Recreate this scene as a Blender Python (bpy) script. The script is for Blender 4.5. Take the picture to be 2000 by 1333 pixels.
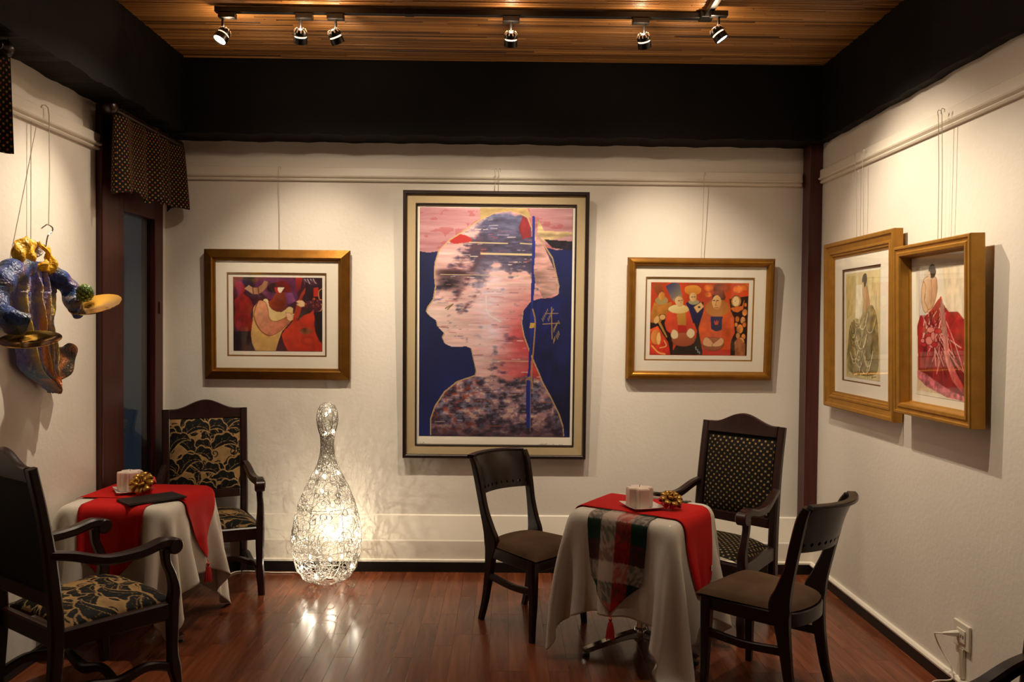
import bpy, bmesh, math, random
import numpy as np
from mathutils import Vector, Matrix
random.seed(7); np.random.seed(7)
for o in list(bpy.data.objects): bpy.data.objects.remove(o, do_unlink=True)
scene = bpy.context.scene
C = scene.collection
PI = math.pi

# ------------------------------------------------------------------ camera
cam_d = bpy.data.cameras.new('camera'); cam = bpy.data.objects.new('camera', cam_d); C.objects.link(cam)
cam_d.sensor_width = 36.0; cam_d.lens = 36.0 * 1555.6 / 2000.0; cam_d.clip_start = 0.05
_y = Vector((-0.00964, 0.02218, 1.0)).normalized()
_z = Vector((0.0100, 1.0, 0.0)); _z = (_z - _y * _z.dot(_y)).normalized()
_x = _z.cross(_y); _x = _x if _x.x > 0 else -_x
right = Vector((_x[0], _y[0], _z[0])); up = Vector((_x[1], _y[1], _z[1])); fwd = Vector((_x[2], _y[2], _z[2]))
m = Matrix((right, up, -fwd)).transposed().to_4x4(); m.translation = (0, 0, 1.68)
cam.matrix_world = m
scene.camera = cam

# ------------------------------------------------------------------ world, exposure
w = bpy.data.worlds.new('night'); scene.world = w; w.use_nodes = True
w.node_tree.nodes['Background'].inputs[0].default_value = (0.05, 0.065, 0.08, 1)
w.node_tree.nodes['Background'].inputs[1].default_value = 0.35
vs = scene.view_settings
vs.view_transform = 'Standard'; vs.look = 'None'; vs.gamma = 1.0; vs.exposure = -0.06; vs.use_curve_mapping = False
WARM = (1.0, 0.83, 0.62)
SPOT_W = 98.0

# ------------------------------------------------------------------ helpers
def lin(c):
    if isinstance(c, str):
        c = [int(c[i:i+2], 16) / 255 for i in (0, 2, 4)]
    return [x / 12.92 if x <= .04045 else ((x + .055) / 1.055) ** 2.4 for x in c[:3]]

def mat(name, col, rough=.5, metal=0., var=0., vscale=8., stretch=(1,1,1), bump=0., bscale=60., spec=.5, coat=0., col2=None,
        emit=0., sheen=0., obj_rand=0., coords='Object', trans=0.):
    m = bpy.data.materials.new(name); m.use_nodes = True
    nt = m.node_tree; b = nt.nodes['Principled BSDF']; L = nt.links.new
    c = lin(col)
    b.inputs['Base Color'].default_value = (*c, 1); b.inputs['Roughness'].default_value = rough
    b.inputs['Metallic'].default_value = metal; b.inputs['Specular IOR Level'].default_value = spec
    b.inputs['Coat Weight'].default_value = coat; b.inputs['Coat Roughness'].default_value = .15
    if sheen: b.inputs['Sheen Weight'].default_value = sheen
    if trans: b.inputs['Transmission Weight'].default_value = trans
    tc = nt.nodes.new('ShaderNodeTexCoord'); mp = nt.nodes.new('ShaderNodeMapping'); mp.inputs['Scale'].default_value = stretch
    L(tc.outputs[coords], mp.inputs[0])
    src = None
    if var or col2:
        n = nt.nodes.new('ShaderNodeTexNoise'); n.inputs['Scale'].default_value = vscale; n.inputs['Detail'].default_value = 5
        L(mp.outputs[0], n.inputs['Vector'])
        r = nt.nodes.new('ShaderNodeValToRGB'); L(n.outputs[0], r.inputs[0])
        c2 = lin(col2) if col2 else [x * (1 - var) for x in c]
        r.color_ramp.elements[0].color = (*c2, 1); r.color_ramp.elements[1].color = (*c, 1)
        r.color_ramp.elements[0].position = .3; r.color_ramp.elements[1].position = .7
        src = r.outputs[0]
    if obj_rand:
        oi = nt.nodes.new('ShaderNodeObjectInfo'); hs = nt.nodes.new('ShaderNodeHueSaturation')
        mr = nt.nodes.new('ShaderNodeMapRange'); mr.inputs[3].default_value = 1 - obj_rand; mr.inputs[4].default_value = 1 + obj_rand
        L(oi.outputs['Random'], mr.inputs[0]); L(mr.outputs[0], hs.inputs['Value'])
        if src: L(src, hs.inputs['Color'])
        else: hs.inputs['Color'].default_value = (*c, 1)
        src = hs.outputs[0]
    if src: L(src, b.inputs['Base Color'])
    if bump:
        n2 = nt.nodes.new('ShaderNodeTexNoise'); n2.inputs['Scale'].default_value = bscale; n2.inputs['Detail'].default_value = 4
        L(mp.outputs[0], n2.inputs['Vector'])
        bp = nt.nodes.new('ShaderNodeBump'); bp.inputs['Strength'].default_value = bump; bp.inputs['Distance'].default_value = .01
        L(n2.outputs[0], bp.inputs['Height']); L(bp.outputs[0], b.inputs['Normal'])
    if emit:
        b.inputs['Emission Color'].default_value = (*c, 1); b.inputs['Emission Strength'].default_value = emit
    return m

def vcol_mat(name, rough=.6, spec=.4, metal=0., bump=0., bscale=150., sheen=0.):
    m = bpy.data.materials.new(name); m.use_nodes = True
    nt = m.node_tree; b = nt.nodes['Principled BSDF']
    a = nt.nodes.new('ShaderNodeAttribute'); a.attribute_name = 'Col'
    nt.links.new(a.outputs['Color'], b.inputs['Base Color'])
    b.inputs['Roughness'].default_value = rough; b.inputs['Specular IOR Level'].default_value = spec; b.inputs['Metallic'].default_value = metal
    if sheen: b.inputs['Sheen Weight'].default_value = sheen
    if bump:
        tc = nt.nodes.new('ShaderNodeTexCoord'); n2 = nt.nodes.new('ShaderNodeTexNoise'); n2.inputs['Scale'].default_value = bscale
        nt.links.new(tc.outputs['Object'], n2.inputs['Vector'])
        bp = nt.nodes.new('ShaderNodeBump'); bp.inputs['Strength'].default_value = bump; bp.inputs['Distance'].default_value = .01
        nt.links.new(n2.outputs[0], bp.inputs['Height']); nt.links.new(bp.outputs[0], b.inputs['Normal'])
    return m

def glass_mat(name, tint=(1,1,1), rough=.02, ior=1.45):
    m = bpy.data.materials.new(name); m.use_nodes = True
    nt = m.node_tree; nt.nodes.clear()
    o = nt.nodes.new('ShaderNodeOutputMaterial'); mx = nt.nodes.new('ShaderNodeMixShader'); t = nt.nodes.new('ShaderNodeBsdfTransparent')
    g = nt.nodes.new('ShaderNodeBsdfGlossy'); lw = nt.nodes.new('ShaderNodeLayerWeight'); lw.inputs[0].default_value = .5
    pw = nt.nodes.new('ShaderNodeMath'); pw.operation = 'POWER'; pw.inputs[1].default_value = 5.; nt.links.new(lw.outputs['Facing'], pw.inputs[0])
    f0 = ((ior-1)/(ior+1))**2; f = nt.nodes.new('ShaderNodeMath'); f.operation = 'MULTIPLY_ADD'; f.inputs[1].default_value = 1-f0; f.inputs[2].default_value = f0
    nt.links.new(pw.outputs[0], f.inputs[0])
    t.inputs[0].default_value = (*tint, 1); g.inputs['Roughness'].default_value = rough
    nt.links.new(f.outputs[0], mx.inputs[0]); nt.links.new(t.outputs[0], mx.inputs[1]); nt.links.new(g.outputs[0], mx.inputs[2]); nt.links.new(mx.outputs[0], o.inputs[0])
    return m

def dots_mat(name, cell, ground, dot, dot2, rough=.8, size=.34):
    """woven cloth: small squares on every other cell of a grid, two thread colours, mapped by UV in metres"""
    m = bpy.data.materials.new(name); m.use_nodes = True
    nt = m.node_tree; b = nt.nodes['Principled BSDF']; L = nt.links.new; N = nt.nodes.new
    uv = N('ShaderNodeUVMap'); uv.uv_map = 'UVMap'
    sp = N('ShaderNodeSeparateXYZ'); L(uv.outputs[0], sp.inputs[0])
    def M(op, a, bb=None):
        n = N('ShaderNodeMath'); n.operation = op
        for i, v in enumerate((a, bb)):
            if v is None: continue
            if isinstance(v, (int, float)): n.inputs[i].default_value = v
            else: L(v, n.inputs[i])
        return n.outputs[0]
    u = M('DIVIDE', sp.outputs[0], cell); v = M('DIVIDE', sp.outputs[1], cell)
    fu, fv = M('FLOOR', u), M('FLOOR', v)
    par = M('LESS_THAN', M('FLOORED_MODULO', M('ADD', fu, fv), 2.0), .5)
    du = M('ABSOLUTE', M('SUBTRACT', M('FRACT', u), .5)); dv = M('ABSOLUTE', M('SUBTRACT', M('FRACT', v), .5))
    ins = M('MULTIPLY', M('LESS_THAN', M('MAXIMUM', du, dv), size), par)
    alt = M('LESS_THAN', M('FLOORED_MODULO', fv, 3.0), .9)
    mx = N('ShaderNodeMix'); mx.data_type = 'RGBA'; L(alt, mx.inputs[0]); mx.inputs[6].default_value = (*lin(dot), 1); mx.inputs[7].default_value = (*lin(dot2), 1)
    m2 = N('ShaderNodeMix'); m2.data_type = 'RGBA'; L(ins, m2.inputs[0]); m2.inputs[6].default_value = (*lin(ground), 1); L(mx.outputs[2], m2.inputs[7])
    L(m2.outputs[2], b.inputs['Base Color']); b.inputs['Roughness'].default_value = rough; b.inputs['Specular IOR Level'].default_value = .2
    return m

class MB:
    def __init__(s): s.v = []; s.f = []; s.uv = {}; s.c = {}
    def add(s, vs, fs):
        o = len(s.v); s.v += [tuple(p) for p in vs]; s.f += [tuple(i + o for i in f) for f in fs]; return o
    def box(s, x0, x1, y0, y1, z0, z1, ch=0.):
        if ch <= 0:
            return s.add([(x0,y0,z0),(x1,y0,z0),(x1,y1,z0),(x0,y1,z0),(x0,y0,z1),(x1,y0,z1),(x1,y1,z1),(x0,y1,z1)],
                  [(0,3,2,1),(4,5,6,7),(0,1,5,4),(1,2,6,5),(2,3,7,6),(3,0,4,7)])
        bm = bmesh.new(); bmesh.ops.create_cube(bm, size=1)
        for v in bm.verts: v.co = ((x0+x1)/2 + v.co.x*(x1-x0), (y0+y1)/2 + v.co.y*(y1-y0), (z0+z1)/2 + v.co.z*(z1-z0))
        bmesh.ops.bevel(bm, geom=list(bm.edges), offset=ch, segments=2, affect='EDGES', profile=.5)
        bm.verts.index_update()
        r = s.add([v.co for v in bm.verts], [[v.index for v in f.verts] for f in bm.faces]); bm.free(); return r
    def lathe(s, prof, n=24, cx=0, cy=0, M=None, cap=True):
        vs = []; fs = []
        for (r, z) in prof:
            for k in range(n):
                a = 2*PI*k/n; p = Vector((cx + r*math.cos(a), cy + r*math.sin(a), z)); vs.append(M @ p if M else p)
        for i in range(len(prof)-1):
            for k in range(n):
                k2 = (k+1) % n; fs.append((i*n+k, i*n+k2, (i+1)*n+k2, (i+1)*n+k))
        if cap:
            fs.append(tuple(range(n-1, -1, -1))); fs.append(tuple((len(prof)-1)*n + k for k in range(n)))
        return s.add(vs, fs)
    def tube(s, pts, r, n=8, cap=True):
        pts = [Vector(p) for p in pts]; N = len(pts); vs = []; fs = []
        rs = r if hasattr(r, '__len__') else [r]*N
        prev = None
        for i, p in enumerate(pts):
            t = (pts[min(i+1, N-1)] - pts[max(i-1, 0)])
            t = t.normalized() if t.length > 1e-9 else Vector((0,0,1))
            if prev is None:
                a = t.orthogonal().normalized()
            else:
                a = prev - t*prev.dot(t); a = a.normalized() if a.length > 1e-6 else t.orthogonal().normalized()
            prev = a; b = t.cross(a)
            for k in range(n):
                g = 2*PI*k/n; vs.append(p + (a*math.cos(g) + b*math.sin(g))*rs[i])
        for i in range(N-1):
            for k in range(n):
                k2 = (k+1) % n; fs.append((i*n+k, i*n+k2, (i+1)*n+k2, (i+1)*n+k))
        if cap: fs.append(tuple(range(n-1,-1,-1))); fs.append(tuple((N-1)*n+k for k in range(n)))
        return s.add(vs, fs)
    def stick(s, pts, wa, wb, a=(1,0,0), ch=.28):
        """swept chamfered-rectangle bar; half sizes wa along axis a, wb across it"""
        pts = [Vector(p) for p in pts]; N = len(pts); a0 = Vector(a)
        wa = wa if hasattr(wa, '__len__') else [wa]*N; wb = wb if hasattr(wb, '__len__') else [wb]*N
        vs = []; fs = []
        for i, p in enumerate(pts):
            t = (pts[min(i+1, N-1)] - pts[max(i-1, 0)]).normalized()
            A = (a0 - t*a0.dot(t)).normalized(); B = t.cross(A)
            cc = min(wa[i], wb[i])*ch*1.4
            x, y = wa[i], wb[i]
            for (u, v) in ((x, -y+cc), (x, y-cc), (x-cc, y), (-x+cc, y), (-x, y-cc), (-x, -y+cc), (-x+cc, -y), (x-cc, -y)):
                vs.append(p + A*u + B*v)
        for i in range(N-1):
            for k in range(8):
                k2 = (k+1) % 8; fs.append((i*8+k, i*8+k2, (i+1)*8+k2, (i+1)*8+k))
        fs.append(tuple(range(7,-1,-1))); fs.append(tuple((N-1)*8+k for k in range(8)))
        return s.add(vs, fs)
    def prism(s, poly, axis, d0, d1):
        """extrude a 2-D polygon along axis ('x','y','z')"""
        def P(u, v, d): return {'x': (d,u,v), 'y': (u,d,v), 'z': (u,v,d)}[axis]
        n = len(poly); vs = [P(u,v,d0) for u,v in poly] + [P(u,v,d1) for u,v in poly]
        fs = [(i, (i+1)%n, n+(i+1)%n, n+i) for i in range(n)] + [tuple(range(n-1,-1,-1)), tuple(range(n, 2*n))]
        return s.add(vs, fs)
    def grid(s, P, flip=False):
        """P: rows x cols array of points"""
        P = np.asarray(P); r, c = P.shape[:2]
        fs = []
        for i in range(r-1):
            for j in range(c-1):
                q = (i*c+j, i*c+j+1, (i+1)*c+j+1, (i+1)*c+j); fs.append(q[::-1] if flip else q)
        return s.add(P.reshape(-1, 3).tolist(), fs)
    def build(s, name, material, parent=None, smooth=False, uv=None, col=None, fix=True, angle=40):
        me = bpy.data.meshes.new(name); me.from_pydata(s.v, [], s.f); me.validate()
        if fix:
            bm = bmesh.new(); bm.from_mesh(me); bmesh.ops.recalc_face_normals(bm, faces=bm.faces); bm.to_mesh(me); bm.free()
        if col is not None:
            at_ = me.color_attributes.new('Col', 'FLOAT_COLOR', 'POINT')
            c = np.ones((len(me.vertices), 4), np.float32); c[:, :3] = np.asarray(col).reshape(-1, 3); at_.data.foreach_set('color', c.ravel())
        if uv is not None:
            l = me.uv_layers.new(name='UVMap'); idx = np.empty(len(me.loops), np.int32); me.loops.foreach_get('vertex_index', idx)
            l.data.foreach_set('uv', np.asarray(uv, np.float32).reshape(-1, 2)[idx].ravel())
        if smooth:
            me.polygons.foreach_set('use_smooth', [True]*len(me.polygons))
            if angle: me.set_sharp_from_angle(angle=math.radians(angle))
        me.materials.append(material)
        o = bpy.data.objects.new(name, me); C.objects.link(o)
        if parent: o.parent = parent
        return o

def tag(o, label=None, cat=None, group=None, kind=None):
    if label: o['label'] = label
    if cat: o['category'] = cat
    if group: o['group'] = group
    if kind: o['kind'] = kind
    return o
def thing(name, label, cat, loc=(0,0,0), rz=0., group=None):
    o = bpy.data.objects.new(name, None); o.empty_display_size = .05; C.objects.link(o)
    o.location = loc; o.rotation_euler = (0, 0, rz)
    return tag(o, label, cat, group)
def struct(mb, name, material, label=None, parent=None, **k):
    o = mb.build(name, material, parent, **k)
    if parent is None: tag(o, label, 'room', None, 'structure')
    return o
def copy_tree(o, parent=None):
    c = o.copy(); C.objects.link(c); c.parent = parent
    for ch in o.children: copy_tree(ch, c)
    return c
def cr(pts, n=6, closed=False):
    """Catmull-Rom through points of any dimension"""
    P = [np.array(p, float) for p in pts]; out = []; N = len(P)
    for i in range(N if closed else N-1):
        p1, p2 = P[i], P[(i+1) % N]
        p0 = P[i-1] if (i > 0 or closed) else 2*p1 - p2
        p3 = P[(i+2) % N] if (i+2 < N or closed) else 2*p2 - p1
        for k in range(n):
            t = k/n
            out.append(.5*((2*p1) + (-p0+p2)*t + (2*p0-5*p1+4*p2-p3)*t*t + (-p0+3*p1-3*p2+p3)*t**3))
    if not closed: out.append(P[-1])
    return np.array(out)
def swept(mb, ctrl, a=(1,0,0), n=6, ch=.28):
    """ctrl rows: x, y, z, half a, half b"""
    q = cr(ctrl, n); mb.stick(q[:, :3].tolist(), q[:, 3].tolist(), q[:, 4].tolist(), a, ch)

# ---- numpy painter: flat print for pictures and woven cloth, carried as vertex colours
def vnoise(h, w, sy, sx, seed=0):
    r = np.random.RandomState(seed); gy, gx = int(sy)+2, int(sx)+2; g = r.rand(gy, gx)
    yy = np.linspace(0, sy, h); xx = np.linspace(0, sx, w); y0 = yy.astype(int); x0 = xx.astype(int)
    fy = (yy-y0)[:, None]; fx = (xx-x0)[None]; fy = fy*fy*(3-2*fy); fx = fx*fx*(3-2*fx)
    return (g[y0][:, x0]*(1-fy)*(1-fx) + g[y0+1][:, x0]*fy*(1-fx) + g[y0][:, x0+1]*(1-fy)*fx + g[y0+1][:, x0+1]*fy*fx)
def fnoise(h, w, sy, sx, seed=0, o=3):
    a = 0; t = 0
    for k in range(o): a = a + vnoise(h, w, sy*2**k, sx*2**k, seed+k)*.5**k; t += .5**k
    return a/t
class Canvas:
    def __init__(s, w, h, box, bg):
        s.w, s.h = w, h; s.x0, s.y0, s.x1, s.y1 = box; s.a = np.zeros((h, w, 3)); s.a[:] = np.array([int(bg[i:i+2],16)/255 for i in (0,2,4)])
        s.Y, s.X = np.mgrid[0:h, 0:w].astype(float)
    def rgb(s, c): return np.array([int(c[i:i+2],16)/255 for i in (0,2,4)])
    def tx(s, p):
        p = np.asarray(p, float); return np.stack([(p[:,0]-s.x0)/(s.x1-s.x0)*(s.w-1), (p[:,1]-s.y0)/(s.y1-s.y0)*(s.h-1)], 1)
    def mask(s, pts):
        q = s.tx(pts); x0 = max(int(q[:,0].min()), 0); x1 = min(int(q[:,0].max())+2, s.w); y0 = max(int(q[:,1].min()), 0); y1 = min(int(q[:,1].max())+2, s.h)
        M = np.zeros((s.h, s.w), bool)
        if x1 <= x0 or y1 <= y0: return M
        X = s.X[y0:y1, x0:x1]; Y = s.Y[y0:y1, x0:x1]; ins = np.zeros(X.shape, bool)
        n = len(q)
        for i in range(n):
            xa, ya = q[i]; xb, yb = q[(i+1) % n]
            if ya == yb: continue
            c = ((ya > Y) != (yb > Y)) & (X < (xb-xa)*(Y-ya)/(yb-ya)+xa); ins ^= c
        M[y0:y1, x0:x1] = ins; return M
    def poly(s, pts, c, c2=None, ang=0., tex=0., seed=1, sm=False, clip=None, sx=20, sy=14, edge=None):
        if sm: pts = cr(pts, 6, True)
        M = s.mask(pts)
        if clip is not None: M &= clip
        if not M.any(): return M
        col = np.broadcast_to(s.rgb(c), (s.h, s.w, 3)).copy()
        if c2:
            d = s.X*math.cos(ang) + s.Y*math.sin(ang); lo, hi = d[M].min(), d[M].max(); t = np.clip((d-lo)/max(hi-lo, 1e-6), 0, 1)[..., None]
            col = col*(1-t) + s.rgb(c2)*t
        if tex: col = col*(1 + tex*(fnoise(s.h, s.w, sy, sx, seed)-.5)*2)[..., None]
        s.a[M] = np.clip(col[M], 0, 1)
        if edge: s.line(list(map(tuple, pts))+[tuple(pts[0])], edge, .8)
        return M
    def ell(s, cx, cy, rx, ry, c, rot=0., **k):
        t = np.linspace(0, 2*PI, 28, endpoint=False); x = rx*np.cos(t); y = ry*np.sin(t)
        return s.poly(np.stack([cx + x*math.cos(rot)-y*math.sin(rot), cy + x*math.sin(rot)+y*math.cos(rot)], 1), c, **k)
    def line(s, pts, c, wd=1., sm=False, clip=None):
        if sm: pts = cr(pts, 8)
        q = s.tx(np.asarray(pts, float)); c = s.rgb(c)
        for i in range(len(q)-1):
            x0 = max(int(min(q[i][0], q[i+1][0])-wd-1), 0); x1 = min(int(max(q[i][0], q[i+1][0])+wd+2), s.w)
            y0 = max(int(min(q[i][1], q[i+1][1])-wd-1), 0); y1 = min(int(max(q[i][1], q[i+1][1])+wd+2), s.h)
            if x1 <= x0 or y1 <= y0: continue
            X = s.X[y0:y1, x0:x1]; Y = s.Y[y0:y1, x0:x1]; d = q[i+1]-q[i]; l2 = max(d@d, 1e-9)
            t = np.clip(((X-q[i][0])*d[0] + (Y-q[i][1])*d[1])/l2, 0, 1)
            dist = np.hypot(X-q[i][0]-t*d[0], Y-q[i][1]-t*d[1]); al = np.clip(wd/2+.5-dist, 0, 1)[..., None]
            if clip is not None: al = al*clip[y0:y1, x0:x1, None]
            s.a[y0:y1, x0:x1] = s.a[y0:y1, x0:x1]*(1-al) + c*al
    def linear(s):
        a = np.clip(s.a, 0, 1); return np.where(a <= .04045, a/12.92, ((a+.055)/1.055)**2.4)
def print_sheet(cv, name, W, H, y, material, parent, zc=0., xc=0.):
    xs = np.linspace(-W/2, W/2, cv.w)+xc; zs = np.linspace(H/2, -H/2, cv.h)+zc
    P = np.zeros((cv.h, cv.w, 3)); P[..., 0] = xs[None]; P[..., 1] = y; P[..., 2] = zs[:, None]
    mb = MB(); mb.grid(P, flip=True); return mb.build(name, material, parent, col=cv.linear(), fix=False)

# ------------------------------------------------------------------ materials
M = {}
M['plaster'] = mat('cream_plaster', 'e6dfd4', .62, bump=.12, bscale=40, var=.05, vscale=3)
M['white_paint'] = mat('white_gloss_paint', 'e9e1d3', .4)
M['black_beam'] = mat('black_beam_paint', '070606', .7, bump=.4, bscale=9, col2='0c0a08', vscale=6, spec=.2)
M['black_skirt'] = mat('black_skirting', '0d0c0b', .4)
M['red_wood'] = mat('dark_red_wood', '4e1712', .35, var=.5, vscale=5, stretch=(8,8,.6), bump=.06, bscale=30)
M['floor'] = mat('floor_wood', '7c452b', .22, col2='5a2d19', vscale=3, stretch=(9,.8,4), obj_rand=.2, bump=.015, bscale=12, spec=.45)
M['floor_base'] = mat('floor_wood_far', '6a3620', .25, col2='4d2413', vscale=5, stretch=(12,1,4))
M['reed'] = vcol_mat('split_reed', .42, .5, bump=.15, bscale=80)
M['ceil'] = mat('ceiling_board', '3a2110', .8)
M['black_metal'] = mat('black_metal', '0a0a0a', .35)
M['dark_wood'] = mat('black_lacquered_wood', '1c0d0a', .28, var=.4, vscale=6, stretch=(6,6,1))
M['brown_wood'] = mat('dark_brown_wood', '2c1310', .32, var=.45, vscale=6, stretch=(6,6,1))
M['velvet'] = mat('brown_velvet', '57402c', .85, col2='3d2a1a', vscale=5, spec=.2)
M['damask'] = vcol_mat('black_damask', .75, .2, bump=.1)
M['black_cloth'] = mat('black_cloth', '0b0a0a', .85, bump=.1, bscale=200)
M['dots'] = dots_mat('dotted_weave', .0188, '150e0c', '8f7648', '6c6238', size=.29)
M['curtain'] = dots_mat('curtain_weave', .0155, '120c0a', '9a7436', '9a4a34', size=.3)
M['linen'] = mat('white_linen', 'cfc6ba', .8, bump=.15, bscale=300, sheen=.1)
M['red_cloth'] = mat('red_runner_cloth', 'bb100b', .8, bump=.12, bscale=400, spec=.25)
M['chrome'] = mat('chrome', 'c9c6c2', .12, metal=1.)
M['gold_mirror'] = mat('polished_brass', 'd9a844', .1, metal=1.)
M['wire'] = mat('silver_wire', 'd3cec6', .32, metal=.75)
M['gold_frame'] = mat('gold_leaf', 'a8742a', .38, metal=.75, var=.25, vscale=14, bump=.06, bscale=70)
M['gold_frame2'] = mat('antique_gold', '8e5f22', .36, metal=.8, var=.25, vscale=14, stretch=(1,1,1), bump=.05, bscale=60)
M['gold_frame3'] = mat('ochre_gold', 'b5812f', .45, metal=.55, var=.22, vscale=18, bump=.08, bscale=90)
M['frame_black'] = mat('ebony_frame', '241612', .35)
M['mat_board'] = mat('cream_mat_board', 'efe8d8', .85)
M['mat_sand'] = mat('sand_linen_mat', 'b5a17c', .8, bump=.1, bscale=250)
M['print'] = vcol_mat('printed_paper', .55, .35)
M['canvas_gloss'] = vcol_mat('metallic_silkscreen', .58, .9, .45, bump=.06, bscale=40)
M['pane'] = glass_mat('picture_glass', rough=.03)
M['door_glass'] = glass_mat('door_glass', (.75,.8,.85), .02, 1.6)
M['wax'] = mat('pale_wax', 'e6d2c6', .5); M['wax'].node_tree.nodes['Principled BSDF'].inputs['Subsurface Weight'].default_value = .2
M['china'] = mat('white_china', 'e3dcd2', .15, coat=.3)
M['gold_ribbon'] = mat('gold_ribbon', 'b98a3c', .3, metal=.6)
M['red_ribbon'] = mat('red_ribbon', 'c21712', .4, sheen=.2)
M['menu'] = mat('black_leatherette', '121214', .45, bump=.2, bscale=300)
M['plastic'] = mat('white_plastic', 'dcd4c4', .35)
M['cord'] = mat('white_cord', 'd8d0c2', .45)
M['glaze'] = vcol_mat('glazed_papier_mache', .42, .5, bump=.8, bscale=70)
M['steel'] = mat('dull_steel', 'b9b0a2', .4, metal=.3)
M['lens'] = mat('lamp_lens', 'fff1d8', .3, emit=45)
M['lamp_vent'] = mat('lamp_vent', 'c9986a', .3, emit=.8)
M['lamp_slot'] = mat('lamp_slot', 'ffb27a', .3, emit=10)
M['bulb'] = mat('fairy_bulb', 'fff0d2', .3, emit=25)

# ------------------------------------------------------------------ the room
XL, XR, YB, YF, ZC = -2.29, 2.10, 5.40, -2.6, 3.36
ZB = 2.885   # underside of the black beams
def S(mb, name, material, label, cat, **k):
    o = mb.build(name, material, **k); return tag(o, label, cat, None, 'structure')
mb = MB(); mb.box(XL-.1, XR+.1, YF, YB+.1, -.08, -.014)
floor = S(mb, 'floor', M['floor_base'], 'reddish brown polished plank floor', 'floor')
# planks run towards the back wall
PW = .097; variants = {}
def plank_mesh(L):
    k = round(L, 2)
    if k not in variants:
        p = MB(); p.box(-PW/2+.0003, PW/2-.0003, 0, k-.0014, -.014, 0, .0007)
        o = p.build('plank', M['floor']); variants[k] = o.data; bpy.data.objects.remove(o)
    return variants[k]
ix = 0; x = XL + PW/2
while x < XR + PW/2:
    y = 5.36; y0 = 2.75; first = True
    while y > y0:
        L = random.choice([.45, .6, .75, .9]) if not first else random.choice([.2, .35, .5, .65, .8]); first = False
        o = bpy.data.objects.new('plank', plank_mesh(L)); C.objects.link(o); o.parent = floor; o.location = (x, y-L, 0)
        y -= L
    x += PW
mb = MB(); mb.box(XL, XR, YF, 2.74, -.014, -.0005)
o = mb.build('plank_field', M['floor_base'], floor); o['kind'] = 'stuff'

mb = MB(); mb.box(XL-.1, XR+.1, YF, YB+.1, ZC+.012, ZC+.1)
ceil = S(mb, 'ceiling', M['ceil'], 'ceiling lined with thin split bamboo strips', 'ceiling')
mb = MB(); cols = []; RW = .0165; y = YB
rs = np.random.RandomState(3)
while y > 1.2:
    x = XL
    tone = rs.rand()
    while x < XR:
        L = rs.uniform(.5, 1.6); x1 = min(x+L, XR); w_ = RW*rs.uniform(.8, 1.0); d = rs.uniform(.004, .009)
        tl = rs.uniform(-.002, .002)
        a = [(x, y-w_, ZC+.012), (x, y-w_*.85, ZC+.012-d*.8), (x, y-w_*.5, ZC+.012-d*1.2), (x, y-w_*.15, ZC+.012-d*.8), (x, y, ZC+.012)]
        b = [(x1-.002, p[1]+tl, p[2]) for p in a]
        mb.add(a+b, [(i, i+1, 6+i, 5+i) for i in range(4)])
        t = .55*tone + .45*rs.rand(); c0 = np.array(lin('5f3a1a')); c1 = np.array(lin('c4904f')); c = c0*(1-t)+c1*t
        if rs.rand() < .08: c = c*.35
        cols += [c]*10
        x = x1
    y -= RW*rs.uniform(.95, 1.12)
o = mb.build('bamboo_strips', M['reed'], ceil, col=np.array(cols), smooth=False); o['kind'] = 'stuff'

mb = MB(); mb.box(XL-.1, XR+.1, YB, YB+.1, 0, ZC+.1)
S(mb, 'wall_back', M['plaster'], 'cream plaster wall behind the big framed head', 'wall')
mb = MB(); mb.box(XR, XR+.1, YF, YB, 0, ZC+.1)
S(mb, 'wall_right', M['plaster'], 'cream plaster wall with the two gold framed women', 'wall')
DY0, DY1 = 4.49, 5.345
mb = MB(); mb.box(XL-.1, XL, YF, DY0, 0, ZC+.1); mb.box(XL-.1, XL, DY0, YB, ZB, ZC+.1); mb.box(XL-.1, XL, DY1, YB, 0, ZB)
S(mb, 'wall_left', M['plaster'], 'cream plaster wall beside the glazed door', 'wall')
mb = MB(); mb.box(XL-.1, XR+.1, YF-.1, YF, 0, ZC+.1)
S(mb, 'wall_front', M['plaster'], 'cream plaster wall at the open end of the room', 'wall')

# rough black beams under the ceiling: uneven lower edges
def beam(name, a, b, depth_vec, lab, rough):
    a = np.array(a, float); b = np.array(b, float); n = 150; dv = np.array(depth_vec, float)
    r = np.random.RandomState(hash(name) % 1000 if False else len(name)+int(abs(dv[0]*100)))
    ph = r.rand(4)*6
    P = [[], [], [], []]
    Lg = np.linalg.norm(b-a)
    for i in range(n+1):
        t = i/n; p = a*(1-t)+b*t; s_ = t*Lg
        wv = rough*(math.sin(s_*19+ph[0]) + .6*math.sin(s_*41+ph[1]) + .5*math.sin(s_*9+ph[2]) + .5*(r.rand()-.5))
        wv2 = rough*.5*(math.sin(s_*23+ph[2]) + .6*math.sin(s_*47+ph[3]))
        P[0].append((p[0], p[1], ZC+.03)); P[1].append((p[0]+dv[0], p[1]+dv[1], ZC+.03))
        P[2].append((p[0]+dv[0]*(1+wv2), p[1]+dv[1]*(1+wv2), ZB+wv)); P[3].append((p[0], p[1], ZB+wv*.6))
    m_ = MB(); m_.grid(np.array([P[0], P[1], P[2], P[3], P[0]]))
    return S(m_, name, M['black_beam'], lab, 'beam', smooth=False)
beam('trim_1', (XL-.02, YB, 0), (XR+.02, YB, 0), (0, -.235, 0), 'black rough beam along the top of the back wall', .004)
beam('trim_2', (XL, YF, 0), (XL, YB-.2, 0), (.225, 0, 0), 'black rough beam along the top of the left wall', .006)
beam('trim_3', (XR, YF, 0), (XR, YB-.2, 0), (-.06, 0, 0), 'black rough beam along the top of the right wall', .004)

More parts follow.
